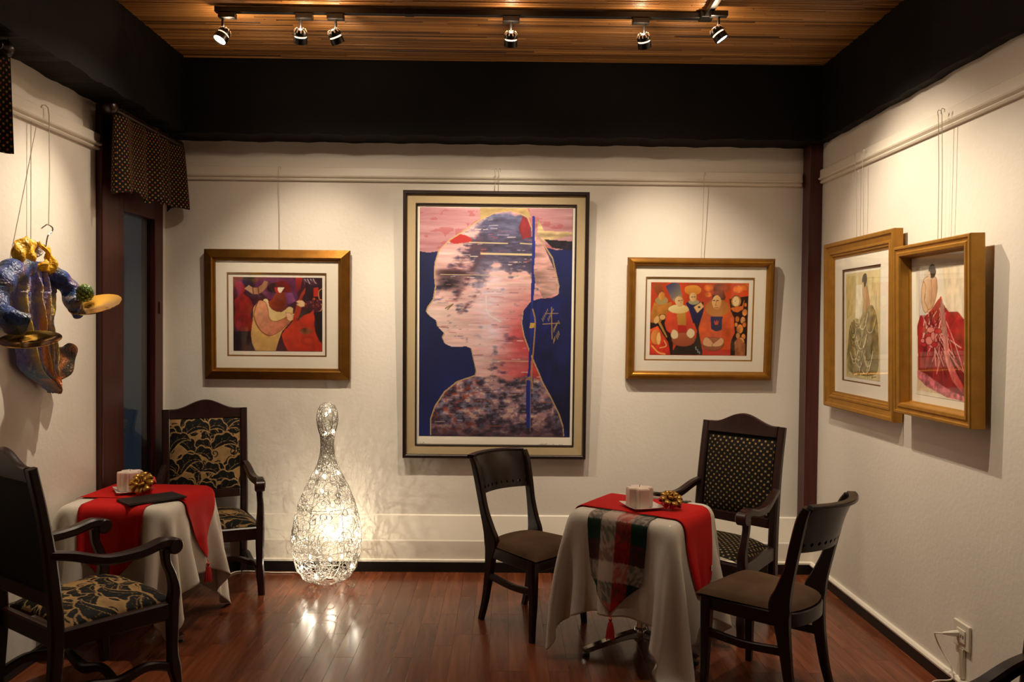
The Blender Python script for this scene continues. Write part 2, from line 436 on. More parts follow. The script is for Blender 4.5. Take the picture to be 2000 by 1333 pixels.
# picture rails: board with two grooves
def rail(name, along, fixed, sgn, a, b, lab):
    pr = [(0, 2.625), (.016, 2.625), (.022, 2.632), (.022, 2.638), (.014, 2.641), (.014, 2.645), (.03, 2.650), (.034, 2.657), (.034, 2.66), (.024, 2.664), (.022, 2.712), (.018, 2.716), (0, 2.716)]
    m_ = MB(); poly = [(fixed+sgn*d, z) for d, z in pr]
    m_.prism(poly, along, a, b) if along == 'y' else m_.prism(poly, 'x', a, b)
    return S(m_, name, M['white_paint'], lab, 'picture rail')
rail('trim_4', 'x', YB, -1, XL, 2.0, 'white grooved picture rail on the back wall')
rail('trim_5', 'y', XR, -1, YF, 5.27, 'white grooved picture rail on the right wall')
rail('trim_6', 'y', XL, 1, YF, 4.5, 'white grooved picture rail on the left wall')
# post in the right corner
mb = MB(); mb.box(2.012, XR-.002, 5.275, YB-.003, .365, ZB, .004)
S(mb, 'trim_7', M['red_wood'], 'slim dark red wooden post in the right corner', 'post')
# skirtings
mb = MB(); mb.prism([(YB, .375), (YB-.012, .368), (YB-.05, .215), (YB-.055, .205), (YB-.055, .085), (YB-.068, .08), (YB-.068, .066), (YB, .066)], 'x', XL, XR)
S(mb, 'baseboard_back', M['white_paint'], 'tall white sloped plinth at the foot of the back wall', 'baseboard')
mb = MB(); mb.box(XL, XR, YB-.072, YB, 0, .068, .002)
S(mb, 'baseboard_back_strip', M['black_skirt'], 'black skirting strip under the white back plinth', 'baseboard')
mb = MB(); mb.box(XR-.016, XR, YF, YB-.073, 0, .062, .002)
S(mb, 'baseboard_right', M['black_skirt'], 'black skirting strip along the right wall', 'baseboard')
mb = MB(); mb.prism([(XR, .062), (XR-.02, .062), (XR-.022, .072), (XR-.014, .083), (XR, .085)], 'y', YF, YB-.073)
S(mb, 'trim_8', M['white_paint'], 'white bead above the black skirting of the right wall', 'trim')
mb = MB(); mb.box(XL, XL+.016, YF, DY0, 0, .062, .002)
S(mb, 'baseboard_left', M['black_skirt'], 'black skirting strip along the left wall', 'baseboard')

# glazed door in the left wall
door = bpy.data.objects.new('door_1', None); C.objects.link(door); door.location = (XL, DY0, 0)
tag(door, 'dark red wooden door with a tall narrow glass pane in the left corner', 'door', None, 'structure')
W_ = DY1-DY0
mb = MB(); mb.box(-.1, .035, .004, .19, .002, ZB-.002, .006); mb.build('jamb', M['red_wood'], door)
mb = MB(); mb.box(-.08, .012, .19, .305, .02, 2.5, .005); mb.build('stile', M['red_wood'], door)
mb = MB(); mb.box(-.08, .012, W_-.125, W_-.002, .02, 2.5, .005); mb.build('stile', M['red_wood'], door)
mb = MB(); mb.box(-.08, .012, .306, W_-.126, 2.33, 2.5, .004); mb.build('door_rail', M['red_wood'], door)
mb = MB(); mb.box(-.08, .012, .306, W_-.126, .02, .28, .004); mb.build('door_rail', M['red_wood'], door)
mb = MB(); mb.box(-.1, .03, .19, W_-.002, 2.502, ZB-.002, .004); mb.build('head_jamb', M['red_wood'], door)
mb = MB(); mb.box(-.022, -.016, .306, W_-.126, .281, 2.329); mb.build('pane', M['door_glass'], door)
for zz in (1.78, 1.02):
    mb = MB(); mb.lathe([(.006, -.03), (.008, -.028), (.008, .028), (.006, .03)], 10, 0, 0, Matrix.Translation((.016, .192, zz))); mb.build('hinge', M['red_wood'], door, smooth=True)
mb = MB(); mb.box(.012, .02, W_-.07, W_-.05, 1.72, 1.8, .003); mb.build('lock_plate', M['red_wood'], door)

# ------------------------------------------------------------------ track and spotlights
ZT = ZC - .004
tr = thing('track_rail', 'black ceiling track bent at the right end carrying the spotlights', 'track', (0, 4.305, ZT))
mb = MB(); mb.box(-1.56, 1.065, -.018, .018, -.032, -.002, .003); mb.build('track_bar', M['black_metal'], tr)
mb = MB(); mb.box(1.047, 1.083, -2.8, -.02, -.032, -.002, .003); mb.build('track_bar', M['black_metal'], tr)
mb = MB(); mb.box(1.03, 1.10, -.045, .03, -.036, -.001, .005); mb.build('corner_joint', M['black_metal'], tr)
mb = MB(); mb.box(-.55, -.50, -.02, .02, -.034, -.001, .002); mb.build('coupler', M['black_metal'], tr)

def spotlight(px, py, aim, label, power=1., size=62, blend=.75, dx=0., lit=True):
    root = thing('spotlight', label, 'spotlight', (px, py, ZT-.036), 0, 'track spotlights')
    mb = MB(); mb.box(-.045+dx, .045+dx, -.02, .02, -.026, .002, .003); mb.build('adapter', M['black_metal'], root)
    mb = MB(); mb.lathe([(.007, -.085), (.007, -.02)], 10); mb.build('stem', M['black_metal'], root, smooth=True)
    d = Vector(aim) - Vector((px, py, ZT-.036-.115)); d.normalize()
    q = Vector((0, 0, -1)).rotation_difference(d).to_matrix().to_4x4()
    T = Matrix.Translation((0, 0, -.115)) @ q     # local -Z is the beam
    mb = MB(); mb.lathe([(.012, .04), (.026, .036), (.033, .026), (.035, .012), (.035, .004)], 20, M=T); h = mb.build('head', M['black_metal'], root, smooth=True)
    for k in range(10):
        a = 2*PI*k/10; c, s_ = math.cos(a), math.sin(a)
        m2 = MB(); m2.stick([T @ Vector((c*.027, s_*.027, .0375)), T @ Vector((c*.0345, s_*.0345, .024))], .0026, .0016, T.to_3x3() @ Vector((-s_, c, 0))); m2.build('vent', M['lamp_vent'], h)
    mb = MB(); mb.lathe([(.031, .004), (.031, -.003)], 20, M=T); mb.build('glow_ring', M['lamp_slot'], root, smooth=True)
    mb = MB(); mb.lathe([(.0355, -.003), (.0365, -.02), (.0365, -.036), (.033, -.036), (.031, -.03)], 20, M=T, cap=False); mb.build('bezel', M['black_metal'], root, smooth=True)
    mb = MB(); mb.lathe([(.001, -.0315), (.031, -.031)], 20, M=T, cap=False); mb.build('lens', M['lens'], root)
    ld = bpy.data.lights.new('spot_beam', 'SPOT'); ld.energy = SPOT_W*power; ld.color = WARM; ld.spot_size = math.radians(size); ld.spot_blend = blend; ld.shadow_soft_size = .014
    lo = bpy.data.objects.new('spot_beam', ld); C.objects.link(lo); lo.parent = root
    lo.matrix_local = T @ Matrix.Translation((0, 0, -.045))
    # wide stray light around the beam
    wd_ = bpy.data.lights.new('spot_spill', 'SPOT'); wd_.energy = SPOT_W*.24; wd_.color = WARM; wd_.spot_size = math.radians(128); wd_.spot_blend = 1.; wd_.shadow_soft_size = .014
    wo_ = bpy.data.objects.new('spot_spill', wd_); C.objects.link(wo_); wo_.parent = root
    d2 = (d*.62 + Vector((0, 0, -1))*.55).normalized(); wo_.matrix_local = Matrix.Translation(T @ Vector((0, 0, -.046))) @ Vector((0, 0, -1)).rotation_difference(d2).to_matrix().to_4x4()
    # light leaking from the rear vents onto the ceiling
    pd = bpy.data.lights.new('vent_leak', 'POINT'); pd.energy = 2.6; pd.color = (1., .68, .42); pd.shadow_soft_size = .008
    po = bpy.data.objects.new('vent_leak', pd); C.objects.link(po); po.parent = root; po.location = T @ Vector((0, 0, .055))
    return root
spotlight(-1.52, 4.305, (-2.26, 3.50, 1.35), 'leftmost track spotlight, lens turned left towards the jacket sculpture', 1.55, 64, 1., dx=.025)
spotlight(-1.105, 4.305, (-1.34, 5.4, 1.6), 'track spotlight second from left, aimed at the musician picture', 1.0, 62, 1., dx=.02)
spotlight(-.918, 4.305, (-.2, 5.4, 1.4), 'track spotlight third from left, tilted right towards the big head picture', .7, 64, 1.)
spotlight(.02, 4.305, (-.03, 5.38, 1.6), 'middle track spotlight hanging above the big head picture', 1.05, 72, 1.)
spotlight(.735, 4.305, (1.22, 5.4, 1.6), 'track spotlight second from right, aimed at the picture of robed figures', 1.25, 62, 1., dx=-.02)
spotlight(1.105, 4.19, (2.10, 4.05, 1.7), 'rightmost track spotlight by the track bend, turned to the right wall', 1.15, 88, 1.)
spotlight(1.065, 3.25, (2.1, 3.4, .85), 'track spotlight nearest the viewer on the right arm of the track', .75, 84, 1.)

# ------------------------------------------------------------------ woven damask print
def damask(w, h, seed):
    r = np.random.RandomState(seed); cv = Canvas(w, h, (0, 0, 1, 1), '8f7048')
    def leaf(cx, cy, ang, L, curl, wd):
        n = 26; p = np.array([cx, cy]); a = ang; sp = [p.copy()]; an = [a]
        for i in range(n):
            t = i/n; a += curl*(.35+1.5*t)/n; p = p + L/n*np.array([math.cos(a), math.sin(a)]); sp.append(p.copy()); an.append(a)
        sp = np.array(sp); an = np.array(an)
        side = 1 if curl > 0 else -1
        # outline lobes along the outside of the curl, then smooth inner side
        t = np.linspace(0, 1, n+1); env = wd*np.sin(PI*np.minimum(t*1.15, 1))**.7*(1-.45*t)
        nx, ny = -np.sin(an), np.cos(an)
        lob = 1 + .35*np.abs(np.sin(t*PI*5)) - .25
        o1 = sp - side*np.stack([nx, ny], 1)*(env*lob*1.15)[:, None]; o2 = sp + side*np.stack([nx, ny], 1)*(env*.55)[:, None]
        cv.poly(np.concatenate([o1, o2[::-1]]), '9a7a4e'); 
        o1b = sp - side*np.stack([nx, ny], 1)*(env*lob*1.05-.006)[:, None]; o2b = sp + side*np.stack([nx, ny], 1)*(env*.5-.006)[:, None]
        cv.poly(np.concatenate([o1b, o2b[::-1]]), '0a0908')
        cv.line(sp[2:-3], 'a9885a', 1.1)
        for k in range(1, 6):
            i = int(n*k/6.5); q = sp[i]; e = o1b[min(i+3, n)]; cv.line([q, q*.35+e*.65+np.array([nx[i], ny[i]])*0], '8a6c44', .8)
        # curled tip
        tt = np.linspace(0, 2.2*PI, 22); rr = wd*.42*(1-tt/(2.9*PI)); c0 = sp[-1]+np.array([nx[-1], ny[-1]])*side*wd*.4
        cv.line(np.stack([c0[0]+rr*np.cos(an[-1]-side*PI/2+side*tt), c0[1]+rr*np.sin(an[-1]-side*PI/2+side*tt)], 1), '0a0908', 3.2)
    for i in range(7):
        for j in range(6):
            cx = (j-.3+.5*(i % 2))/4.6 + r.uniform(-.04, .04); cy = (i-.2)/5.2 + r.uniform(-.04, .04)
            s_ = 1 if (i+j) % 2 else -1; base = -PI/2 + s_*.5 + r.uniform(-.5, .5)
            leaf(cx, cy+.1, base+PI*.75, .26, s_*3.0, .085)
            leaf(cx, cy+.1, base-s_*1.4, .28, -s_*2.9, .085)
            leaf(cx, cy+.1, base, .36, s_*2.6, .1)
    n = fnoise(h, w, 30, 30, 5)[..., None]; cv.a *= .85+.3*n
    return cv.linear()
DM = damask(330, 330, 4)
def dsample(u, v):
    return DM[np.clip(((.1+.72*v)*329), 0, 329).astype(int), np.clip(((.12+.68*u)*329), 0, 329).astype(int)]

# ------------------------------------------------------------------ armchairs (front is +Y)
def lean(z):
    t = np.clip((np.asarray(z)-.42)/.67, 0, 1); return -.235 - .03*t - .065*t*t
def armchair(label, fabric, loc, rz, wood):
    root = thing('dining_armchair', label, 'chair', loc, rz, 'carved dining armchairs'); wd = M[wood]
    for s_ in (-1, 1):
        mb = MB(); swept(mb, [(s_*.238, -.262, 0, .022, .024), (s_*.238, -.245, .2, .023, .025), (s_*.24, lean(.42), .42, .024, .027), (s_*.24, float(lean(.7)), .7, .023, .024), (s_*.241, float(lean(.9)), .9, .022, .02), (s_*.242, float(lean(1.09)), 1.092, .022, .018)])
        mb.build('rear_leg', wd, root, smooth=True)
    # crest rail with an ogee top
    mb = MB(); F = []; Bk = []; n = 36
    for i in range(n+1):
        x = -.2195 + .439*i/n; u = abs(x)/.22
        top = 1.094 + .06*(.5+.5*math.cos(PI*min(u*1.12, 1)))
        F.append([(x, lean(z)+.018, z) for z in (1.035, 1.06, top-.004)]+[(x, lean(top)+.012, top)])
        Bk.append([(x, lean(top)-.012, top)]+[(x, lean(z)-.018, z) for z in (top-.004, 1.06, 1.035)])
    P = np.array([f+b+[f[0]] for f, b in zip(F, Bk)]); mb.grid(P); k = P.shape[1]
    mb.f.append(tuple(range(k-1))); mb.f.append(tuple((n)*k+i for i in range(k-1)))
    mb.build('crest_rail', wd, root, smooth=True)
    mb = MB(); mb.box(-.216, .216, float(lean(.545))-.018, float(lean(.545))+.018, .515, .572, .004); mb.build('lower_back_rail', wd, root)
    # back cushion
    nx, nz = 150, 160
    U, V = np.meshgrid(np.linspace(0, 1, nx), np.linspace(0, 1, nz)); X = (U-.5)*.43; Z = .574+V*.459
    bul = .022*np.clip(1-(2*U-1)**6, 0, 1)*np.clip(1-(2*V-1)**6, 0, 1)
    P = np.stack([X, lean(Z)+.012+bul, Z], -1)
    mb = MB()
    if fabric == 'damask':
        mb.grid(P); cb = mb.build('back_cushion', M['damask'], root, smooth=True, col=dsample(U, 1-V), fix=False, angle=0)
    else:
        P = P[::8, ::8]; mb.grid(P); cb = mb.build('back_cushion', M['dots'], root, smooth=True, uv=np.stack([X[::8, ::8], Z[::8, ::8]], -1), fix=False, angle=0)
    mb = MB(); mb.box(-.216, .216, -.004, .008, 0, .466)
    mb.v = [(x, y+float(lean(.572+z))-.006, .572+z) for x, y, z in mb.v]; mb.build('back_panel', M['black_cloth'], root)
    # seat
    hw = lambda y: .225 + (.285-.225)*(y+.24)/.5
    n1, n2 = 130, 130
    U, V = np.meshgrid(np.linspace(-1, 1, n1), np.linspace(0, 1, n2)); Y = -.205+V*.463
    X = U*(hw(Y)+.004); dome = .417 + .05*np.clip(1-np.abs(U)**4, 0, 1)**.6*np.clip(1-np.abs(2*V-1)**5, 0, 1)**.6 + .01*(1-U**2)
    P = np.stack([X, Y, dome], -1); mb = MB()
    if fabric == 'damask':
        mb.grid(P); mb.build('seat_cushion', M['damask'], root, smooth=True, col=dsample((U+1)/2, V), fix=False, angle=0)
    else:
        P = P[::6, ::6]; mb.grid(P); mb.build('seat_cushion', M['dots'], root, smooth=True, uv=np.stack([X, Y], -1)[::6, ::6], fix=False, angle=0)
    mb = MB(); mb.stick([(-.29, .245, .38), (.29, .245, .38)], .04, .02, (0,0,1)); mb.build('seat_rail', wd, root)
    mb = MB(); mb.stick([(-.235, -.225, .38), (.235, -.225, .38)], .04, .018, (0,0,1)); mb.build('seat_rail', wd, root)
    for s_ in (-1, 1):
        mb = MB(); mb.stick([(s_*.238, -.215, .38), (s_*.292, .25, .38)], .04, .02, (0,0,1)); mb.build('seat_rail', wd, root)
        mb = MB(); swept(mb, [(s_*.302, .262, 0, .02, .02), (s_*.300, .258, .06, .021, .021), (s_*.296, .248, .12, .025, .027), (s_*.294, .243, .19, .021, .022), (s_*.293, .243, .3, .024, .024), (s_*.293, .243, .415, .026, .027)])
        mb.build('front_leg', wd, root, smooth=True)
        mb = MB(); swept(mb, [(s_*.293, .243, .41, .025, .026), (s_*.295, .25, .47, .022, .024), (s_*.297, .235, .54, .019, .019), (s_*.295, .212, .6, .018, .018), (s_*.293, .208, .66, .02, .022)])
        mb.build('arm_support', wd, root, smooth=True)
        mb = MB(); swept(mb, [(s_*.245, -.262, .735, .02, .017), (s_*.258, -.18, .715, .022, .02), (s_*.276, -.05, .672, .024, .021), (s_*.290, .09, .672, .026, .022), (s_*.293, .19, .692, .028, .022), (s_*.293, .245, .684, .028, .022)])
        mb.lathe([(.030, -.03), (.036, -.024), (.036, .024), (.030, .03)], 18, M=Matrix.Translation((s_*.293, .247, .668)) @ Matrix.Rotation(PI/2, 4, 'Y'))
        mb.build('armrest', wd, root, smooth=True)
        mb = MB(); swept(mb, [(s_*.24, -.25, .12, .018, .02), (s_*.25, -.13, .155, .017, .019), (s_*.266, .0, .13, .02, .022), (s_*.28, .13, .155, .017, .019), (s_*.296, .245, .12, .018, .02)])
        mb.build('stretcher', wd, root, smooth=True)
    mb = MB(); swept(mb, [(-.265, .0, .13, .016, .018), (-.15, .0, .165, .015, .017), (0, 0, .13, .02, .022), (.15, 0, .165, .015, .017), (.265, 0, .13, .016, .018)], (0,1,0)); mb.build('stretcher', wd, root, smooth=True)
    return root
def face(fx, fy): return math.atan2(-fx, fy)
armchair('armchair in black damask standing against the back wall beside the door', 'damask', (-1.854, 4.994, 0), -2.745, 'brown_wood')
armchair('armchair in black damask seen from behind in the dark left foreground', 'damask', (-1.858, 3.532, 0), -.605, 'brown_wood')
armchair('armchair in gold dotted fabric facing the table with the tartan runner', 'dots', (1.217, 4.52, 0), 2.384, 'brown_wood')
armchair('armchair whose curved arm just enters the bottom right corner', 'dots', (1.395, 1.905, 0), 2.046, 'brown_wood')

# ------------------------------------------------------------------ dining chairs (front is +Y)
def dining_chair(label, loc, rz):
    root = thing('dining_chair', label, 'chair', loc, rz, 'black dining chairs with brown seats'); wd = M['dark_wood']
    for s_ in (-1, 1):
        mb = MB(); swept(mb, [(s_*.176, -.228, 0, .016, .017), (s_*.174, -.195, .12, .017, .02), (s_*.172, -.172, .26, .018, .026), (s_*.173, -.155, .38, .019, .036), (s_*.176, -.145, .455, .019, .05), (s_*.181, -.165, .53, .019, .036), (s_*.19, -.195, .63, .019, .025), (s_*.197, -.22, .74, .019, .024), (s_*.204, -.25, .86, .019, .022), (s_*.208, -.275, .915, .018, .016)])
        mb.build('rear_leg', wd, root, smooth=True)
        mb = MB(); swept(mb, [(s_*.212, .207, 0, .015, .015), (s_*.207, .203, .08, .017, .017), (s_*.203, .203, .2, .02, .021), (s_*.203, .2, .33, .024, .025), (s_*.203, .2, .43, .025, .026)])
        mb.build('front_leg', wd, root, smooth=True)
        mb = MB(); swept(mb, [(s_*.174, -.17, .265, .011, .02), (s_*.19, .02, .25, .011, .018), (s_*.203, .2, .262, .011, .02)], (1,0,0)); mb.build('stretcher', wd, root, smooth=True)
        mb = MB(); swept(mb, [(s_*.174, -.15, .40, .012, .032), (s_*.192, .03, .40, .012, .032), (s_*.2, .2, .40, .012, .032)], (1,0,0)); mb.build('seat_rail', wd, root, smooth=True)
    mb = MB(); swept(mb, [(-.2, .212, .40, .012, .032), (.2, .212, .40, .012, .032)], (0,1,0)); mb.build('seat_rail', wd, root)
    mb = MB(); swept(mb, [(-.17, -.16, .40, .012, .032), (-.1, -.2, .40, .012, .032), (0, -.213, .40, .012, .032), (.1, -.2, .40, .012, .032), (.17, -.16, .40, .012, .032)], (0,1,0)); mb.build('seat_rail', wd, root, smooth=True)
    # upholstered seat
    n1, n2 = 33, 33; U, V = np.meshgrid(np.linspace(-1, 1, n1), np.linspace(0, 1, n2))
    X = U*(.172 + .058*V**.8)*(1-.22*np.clip(.25-V, 0, 1)*4*np.abs(U)**2*0); yb = -.175-.038*(1-U**2); Y = yb + V*(.245-yb)
    top = .437 + .048*np.clip(1-np.abs(U)**3.5, 0, 1)**.5*np.clip(1-np.abs(2*V-1)**4, 0, 1)**.5
    mb = MB(); mb.grid(np.stack([X, Y, top], -1)); mb.grid(np.stack([X, Y, np.full_like(X, .425)], -1), flip=True)
    mb.build('seat_cushion', M['velvet'], root, smooth=True, angle=70)
    # curved back panel with a row of diamond cut-outs
    Wc = .2
    def S_(u, z, d):   # u -1..1 across, z height, d offset to the front
        y = -.222 - .062*(1-u*u) - (z-.74)*.30 - .22*max(z-.86, 0); nxv = -.62*u; return (u*Wc - nxv*d*-.0, y + d, z)
    mb = MB(); us = np.linspace(-1, 1, 41)
    zs = [.765, .8, .84, .88, .905, .918]
    for d, fl in ((.011, False), (-.011, True)):
        mb.grid(np.array([[S_(u, z, d) for u in us] for z in zs]), flip=fl)
    nh = 10; ue = np.linspace(-1, 1, nh+1); z0, z1, z2 = .712, .727, .765
    for d in (.011, -.011):
        mb.grid(np.array([[S_(u, z, d) for u in us] for z in (z0, z1)]))
        for i in range(nh):
            a, b = ue[i], ue[i+1]; mu, mz = (a+b)/2, (z1+z2)/2; ru, rz_ = .05, .011
            vs_ = [S_(a, z1, d), S_(b, z1, d), S_(b, z2, d), S_(a, z2, d), S_(mu, mz-rz_, d), S_(mu+ru, mz, d), S_(mu, mz+rz_, d), S_(mu-ru, mz, d)]
            mb.add(vs_, [(0,1,4), (1,5,4), (1,2,5), (2,6,5), (2,3,6), (3,7,6), (3,0,7), (0,4,7)])
    for i in range(nh):
        a, b = ue[i], ue[i+1]; mu, mz = (a+b)/2, (z1+z2)/2; ru, rz_ = .05, .011
        q = [(mu, mz-rz_), (mu+ru, mz), (mu, mz+rz_), (mu-ru, mz)]
        mb.add([S_(u, z, .011) for u, z in q]+[S_(u, z, -.011) for u, z in q], [(k, (k+1) % 4, 4+(k+1) % 4, 4+k) for k in range(4)])
    mb.grid(np.array([[S_(u, z0, d) for u in us] for d in (.011, -.011)]))
    mb.build('back_panel', wd, root, smooth=True, angle=35)
    mb = MB(); mb.stick([Vector(S_(u, .922, -.006)) for u in np.linspace(-1.06, 1.06, 31)], .009, .02, (0,0,1)); mb.build('top_roll', wd, root, smooth=True)
    return root
dining_chair('black dining chair with brown seat under the big head picture', (.17, 4.451, 0), -2.368)
dining_chair('black dining chair with brown seat in the right foreground near the right wall', (1.238, 3.659, 0), .773)

# ------------------------------------------------------------------ tables and cloths
TZ = .735
def pedestal_table(label, loc, rz, half, leg0):
    root = thing('pedestal_table', label, 'table', loc, rz, 'chrome pedestal tables')
    mb = MB(); mb.box(-half+.024, half-.024, -half+.024, half-.024, TZ-.032, TZ-.006, .0125); mb.build('table_top', M['white_paint'], root)
    mb = MB(); mb.lathe([(.03, .07), (.026, .09), (.026, TZ-.05), (.05, TZ-.045), (.05, TZ-.031)], 24); mb.build('column', M['chrome'], root, smooth=True)
    mb = MB(); mb.lathe([(.03, .035), (.036, .04), (.038, .085), (.034, .105), (.028, .11)], 24); mb.build('hub', M['chrome'], root, smooth=True)
    for k in range(3):
        a = leg0 - rz + k*2*PI/3; c, s_ = math.cos(a), math.sin(a)
        mb = MB(); q = [(.03, .075, .022, .022), (.1, .07, .022, .017), (.2, .052, .022, .014), (.29, .034, .021, .012), (.325, .026, .02, .012)]
        swept(mb, [(r*c, r*s_, z, wa, wb) for r, z, wa, wb in q], (-s_, c, 0)); lg = mb.build('foot', M['chrome'], root, smooth=True)
        mb = MB(); mb.lathe([(.017, 0.001), (.019, .004), (.017, .016)], 14, .312*c, .312*s_); mb.build('foot_pad', M['black_metal'], lg, smooth=True)
    return root
def drape(half, over, zt, seed, xmin=None, steps=250, iters=14, h=.0208):
    """hang a square cloth over a square table top: particles on springs, top pinned"""
    l, r, f, b = over   # left, right, front, back overhang
    nx = int(round((2*half+l+r)/h))+1; ny = int(round((2*half+f+b)/h))+1
    xs = np.linspace(-half-l, half+r, nx); ys = np.linspace(-half-f, half+b, ny); X, Y = np.meshgrid(xs, ys)
    dx = xs[1]-xs[0]; dy = ys[1]-ys[0]; rr = np.random.RandomState(seed)
    P = np.stack([X, Y, np.full_like(X, zt)], -1); R = half+.004; rr_ = .022; R0 = R-rr_
    ox = np.clip(np.abs(X)-half, 0, None); oy = np.clip(np.abs(Y)-half, 0, None)
    # start folded most of the way down, so the sim only has to settle
    P[..., 2] -= (ox+oy)*.35; ox = np.clip(np.abs(X)-R0, 0, None); oy = np.clip(np.abs(Y)-R0, 0, None)
    P[..., :2] += (rr.rand(ny, nx, 2)-.5)*.004
    if xmin is not None:   # the wall side starts out hanging straight down
        mk = X < -R0; P[mk, 2] = zt-np.clip(-X-R0, 0, None)[mk]*.95; P[mk, 0] = -R-.001
    ang = rr.uniform(-.5, .5, 4)*(0 if False else 1)
    for k, (sx, sy) in enumerate(((-1,-1), (1,-1), (1,1), (-1,1))):
        mk = (X*sx > half) & (Y*sy > half) & ((xmin is None) | (X > 0)); P[mk, 0] += ang[k]*.06; P[mk, 1] -= ang[k]*.06
    pin = (np.abs(X) <= R0) & (np.abs(Y) <= R0); P0 = P.copy(); wgt = np.where(pin, 0., 1.)
    V = np.zeros_like(P); dt = .016
    cons = []
    def addc(A, B, L, kind, st):
        cons.append((A, B, L, kind, st))
    sl = slice
    for o in (0, 1):
        addc((sl(None), sl(o, nx-1, 2)), (sl(None), sl(o+1, nx, 2)), dx, 0, 1.)
        addc((sl(o, ny-1, 2), sl(None)), (sl(o+1, ny, 2), sl(None)), dy, 0, 1.)
        dg = math.hypot(dx, dy)
        addc((sl(o, ny-1, 2), sl(0, nx-1)), (sl(o+1, ny, 2), sl(1, nx)), dg, 0, .35)
        addc((sl(o, ny-1, 2), sl(1, nx)), (sl(o+1, ny, 2), sl(0, nx-1)), dg, 0, .35)
    for k in (2, 4):
        for o in range(2*k):
            ia = np.array([i for i in range(nx-k) if (i % (2*k)) == o]); ja = np.array([i for i in range(ny-k) if (i % (2*k)) == o])
            if len(ia): addc((sl(None), ia), (sl(None), ia+k), k*dx*.97, 1, .5 if k == 2 else .22)
            if len(ja): addc((ja, sl(None)), (ja+k, sl(None)), k*dy*.97, 1, .5 if k == 2 else .22)
    for it in range(steps):
        V[..., 2] -= 9.8*dt; V *= .965; V[pin] = 0
        Q = P + V*dt
        for k in range(iters):
            for (A, B, L, kind, st) in cons:
                if kind == 1 and k % 3: continue
                a = Q[A]; b_ = Q[B]; wa = wgt[A]; wb = wgt[B]; d = b_-a; ln = np.sqrt((d*d).sum(-1))+1e-9
                e = (ln-L)/ln
                if kind == 1: e = np.minimum(e, 0)
                ws = wa+wb; ws[ws == 0] = 1
                c = d*(st*e/ws)[..., None]
                Q[A] = a + c*wa[..., None]; Q[B] = b_ - c*wb[..., None]
            # rounded table edge: keep outside an inner box swollen by rr_
            cxy = np.clip(Q[..., :2], -R0, R0); cz = np.minimum(Q[..., 2], zt-rr_); dv_ = np.stack([Q[..., 0]-cxy[..., 0], Q[..., 1]-cxy[..., 1], Q[..., 2]-cz], -1)
            dl = np.sqrt((dv_*dv_).sum(-1)); hit = (dl < rr_) & (dl > 1e-7) & ~pin
            if hit.any():
                base_ = np.stack([cxy[..., 0], cxy[..., 1], cz], -1); Q[hit] = (base_ + dv_*(rr_/np.maximum(dl, 1e-7))[..., None])[hit]
            deep = (dl <= 1e-7) & ~pin
            if deep.any():
                q = Q[deep]; px = R-np.abs(q[:, 0]); py = R-np.abs(q[:, 1]); sx = px <= py
                q[sx, 0] = np.sign(q[sx, 0])*R; q[~sx, 1] = np.sign(q[~sx, 1])*R; Q[deep] = q
            Q[..., 2] = np.maximum(Q[..., 2], .004)
            if xmin is not None: Q[..., 0] = np.maximum(Q[..., 0], xmin)
            Q[pin] = P0[pin]
        V = (Q-P)/dt; P = Q
    return xs, ys, P
def cloth_normals(P):
    gx = np.gradient(P, axis=1); gy = np.gradient(P, axis=0); n = np.cross(gx, gy); n /= np.linalg.norm(n, axis=-1, keepdims=True)+1e-9
    return n
def on_cloth(xs, ys, P, Nn, x, y, off):
    fx = (x-xs[0])/(xs[1]-xs[0]); fy = (y-ys[0])/(ys[1]-ys[0])
    i = np.clip(np.floor(fx).astype(int), 0, len(xs)-2); j = np.clip(np.floor(fy).astype(int), 0, len(ys)-2); a = (fx-i)[..., None]; b = (fy-j)[..., None]
    def bl(A): return (A[j, i]*(1-a)+A[j, i+1]*a)*(1-b)+(A[j+1, i]*(1-a)+A[j+1, i+1]*a)*b
    n = bl(Nn); n /= np.linalg.norm(n, axis=-1, keepdims=True)
    return bl(P)+n*off, n
def smooth_grid(A, k):
    for _ in range(k):
        B = A.copy(); B[1:-1] = (A[:-2]+2*A[1:-1]+A[2:])/4; A = B
        B = A.copy(); B[:, 1:-1] = (A[:, :-2]+2*A[:, 1:-1]+A[:, 2:])/4; A = B
    return A
def tablecloth(label, loc, rz, half, over, seed, xmin=None):
    xs, ys, P = drape(half, over, TZ, seed, xmin); P = smooth_grid(P, 1)
    mb = MB(); mb.grid(P); o = mb.build('tablecloth', M['linen'], smooth=True, fix=False, angle=0)
    o.location = loc; o.rotation_euler = (0, 0, rz)
    md = o.modifiers.new('sub', 'SUBSURF'); md.levels = 1; md.render_levels = 1
    md = o.modifiers.new('thick', 'SOLIDIFY'); md.thickness = .0015; md.offset = -1
    tag(o, label, 'tablecloth', 'white tablecloths')
    return xs, ys, P
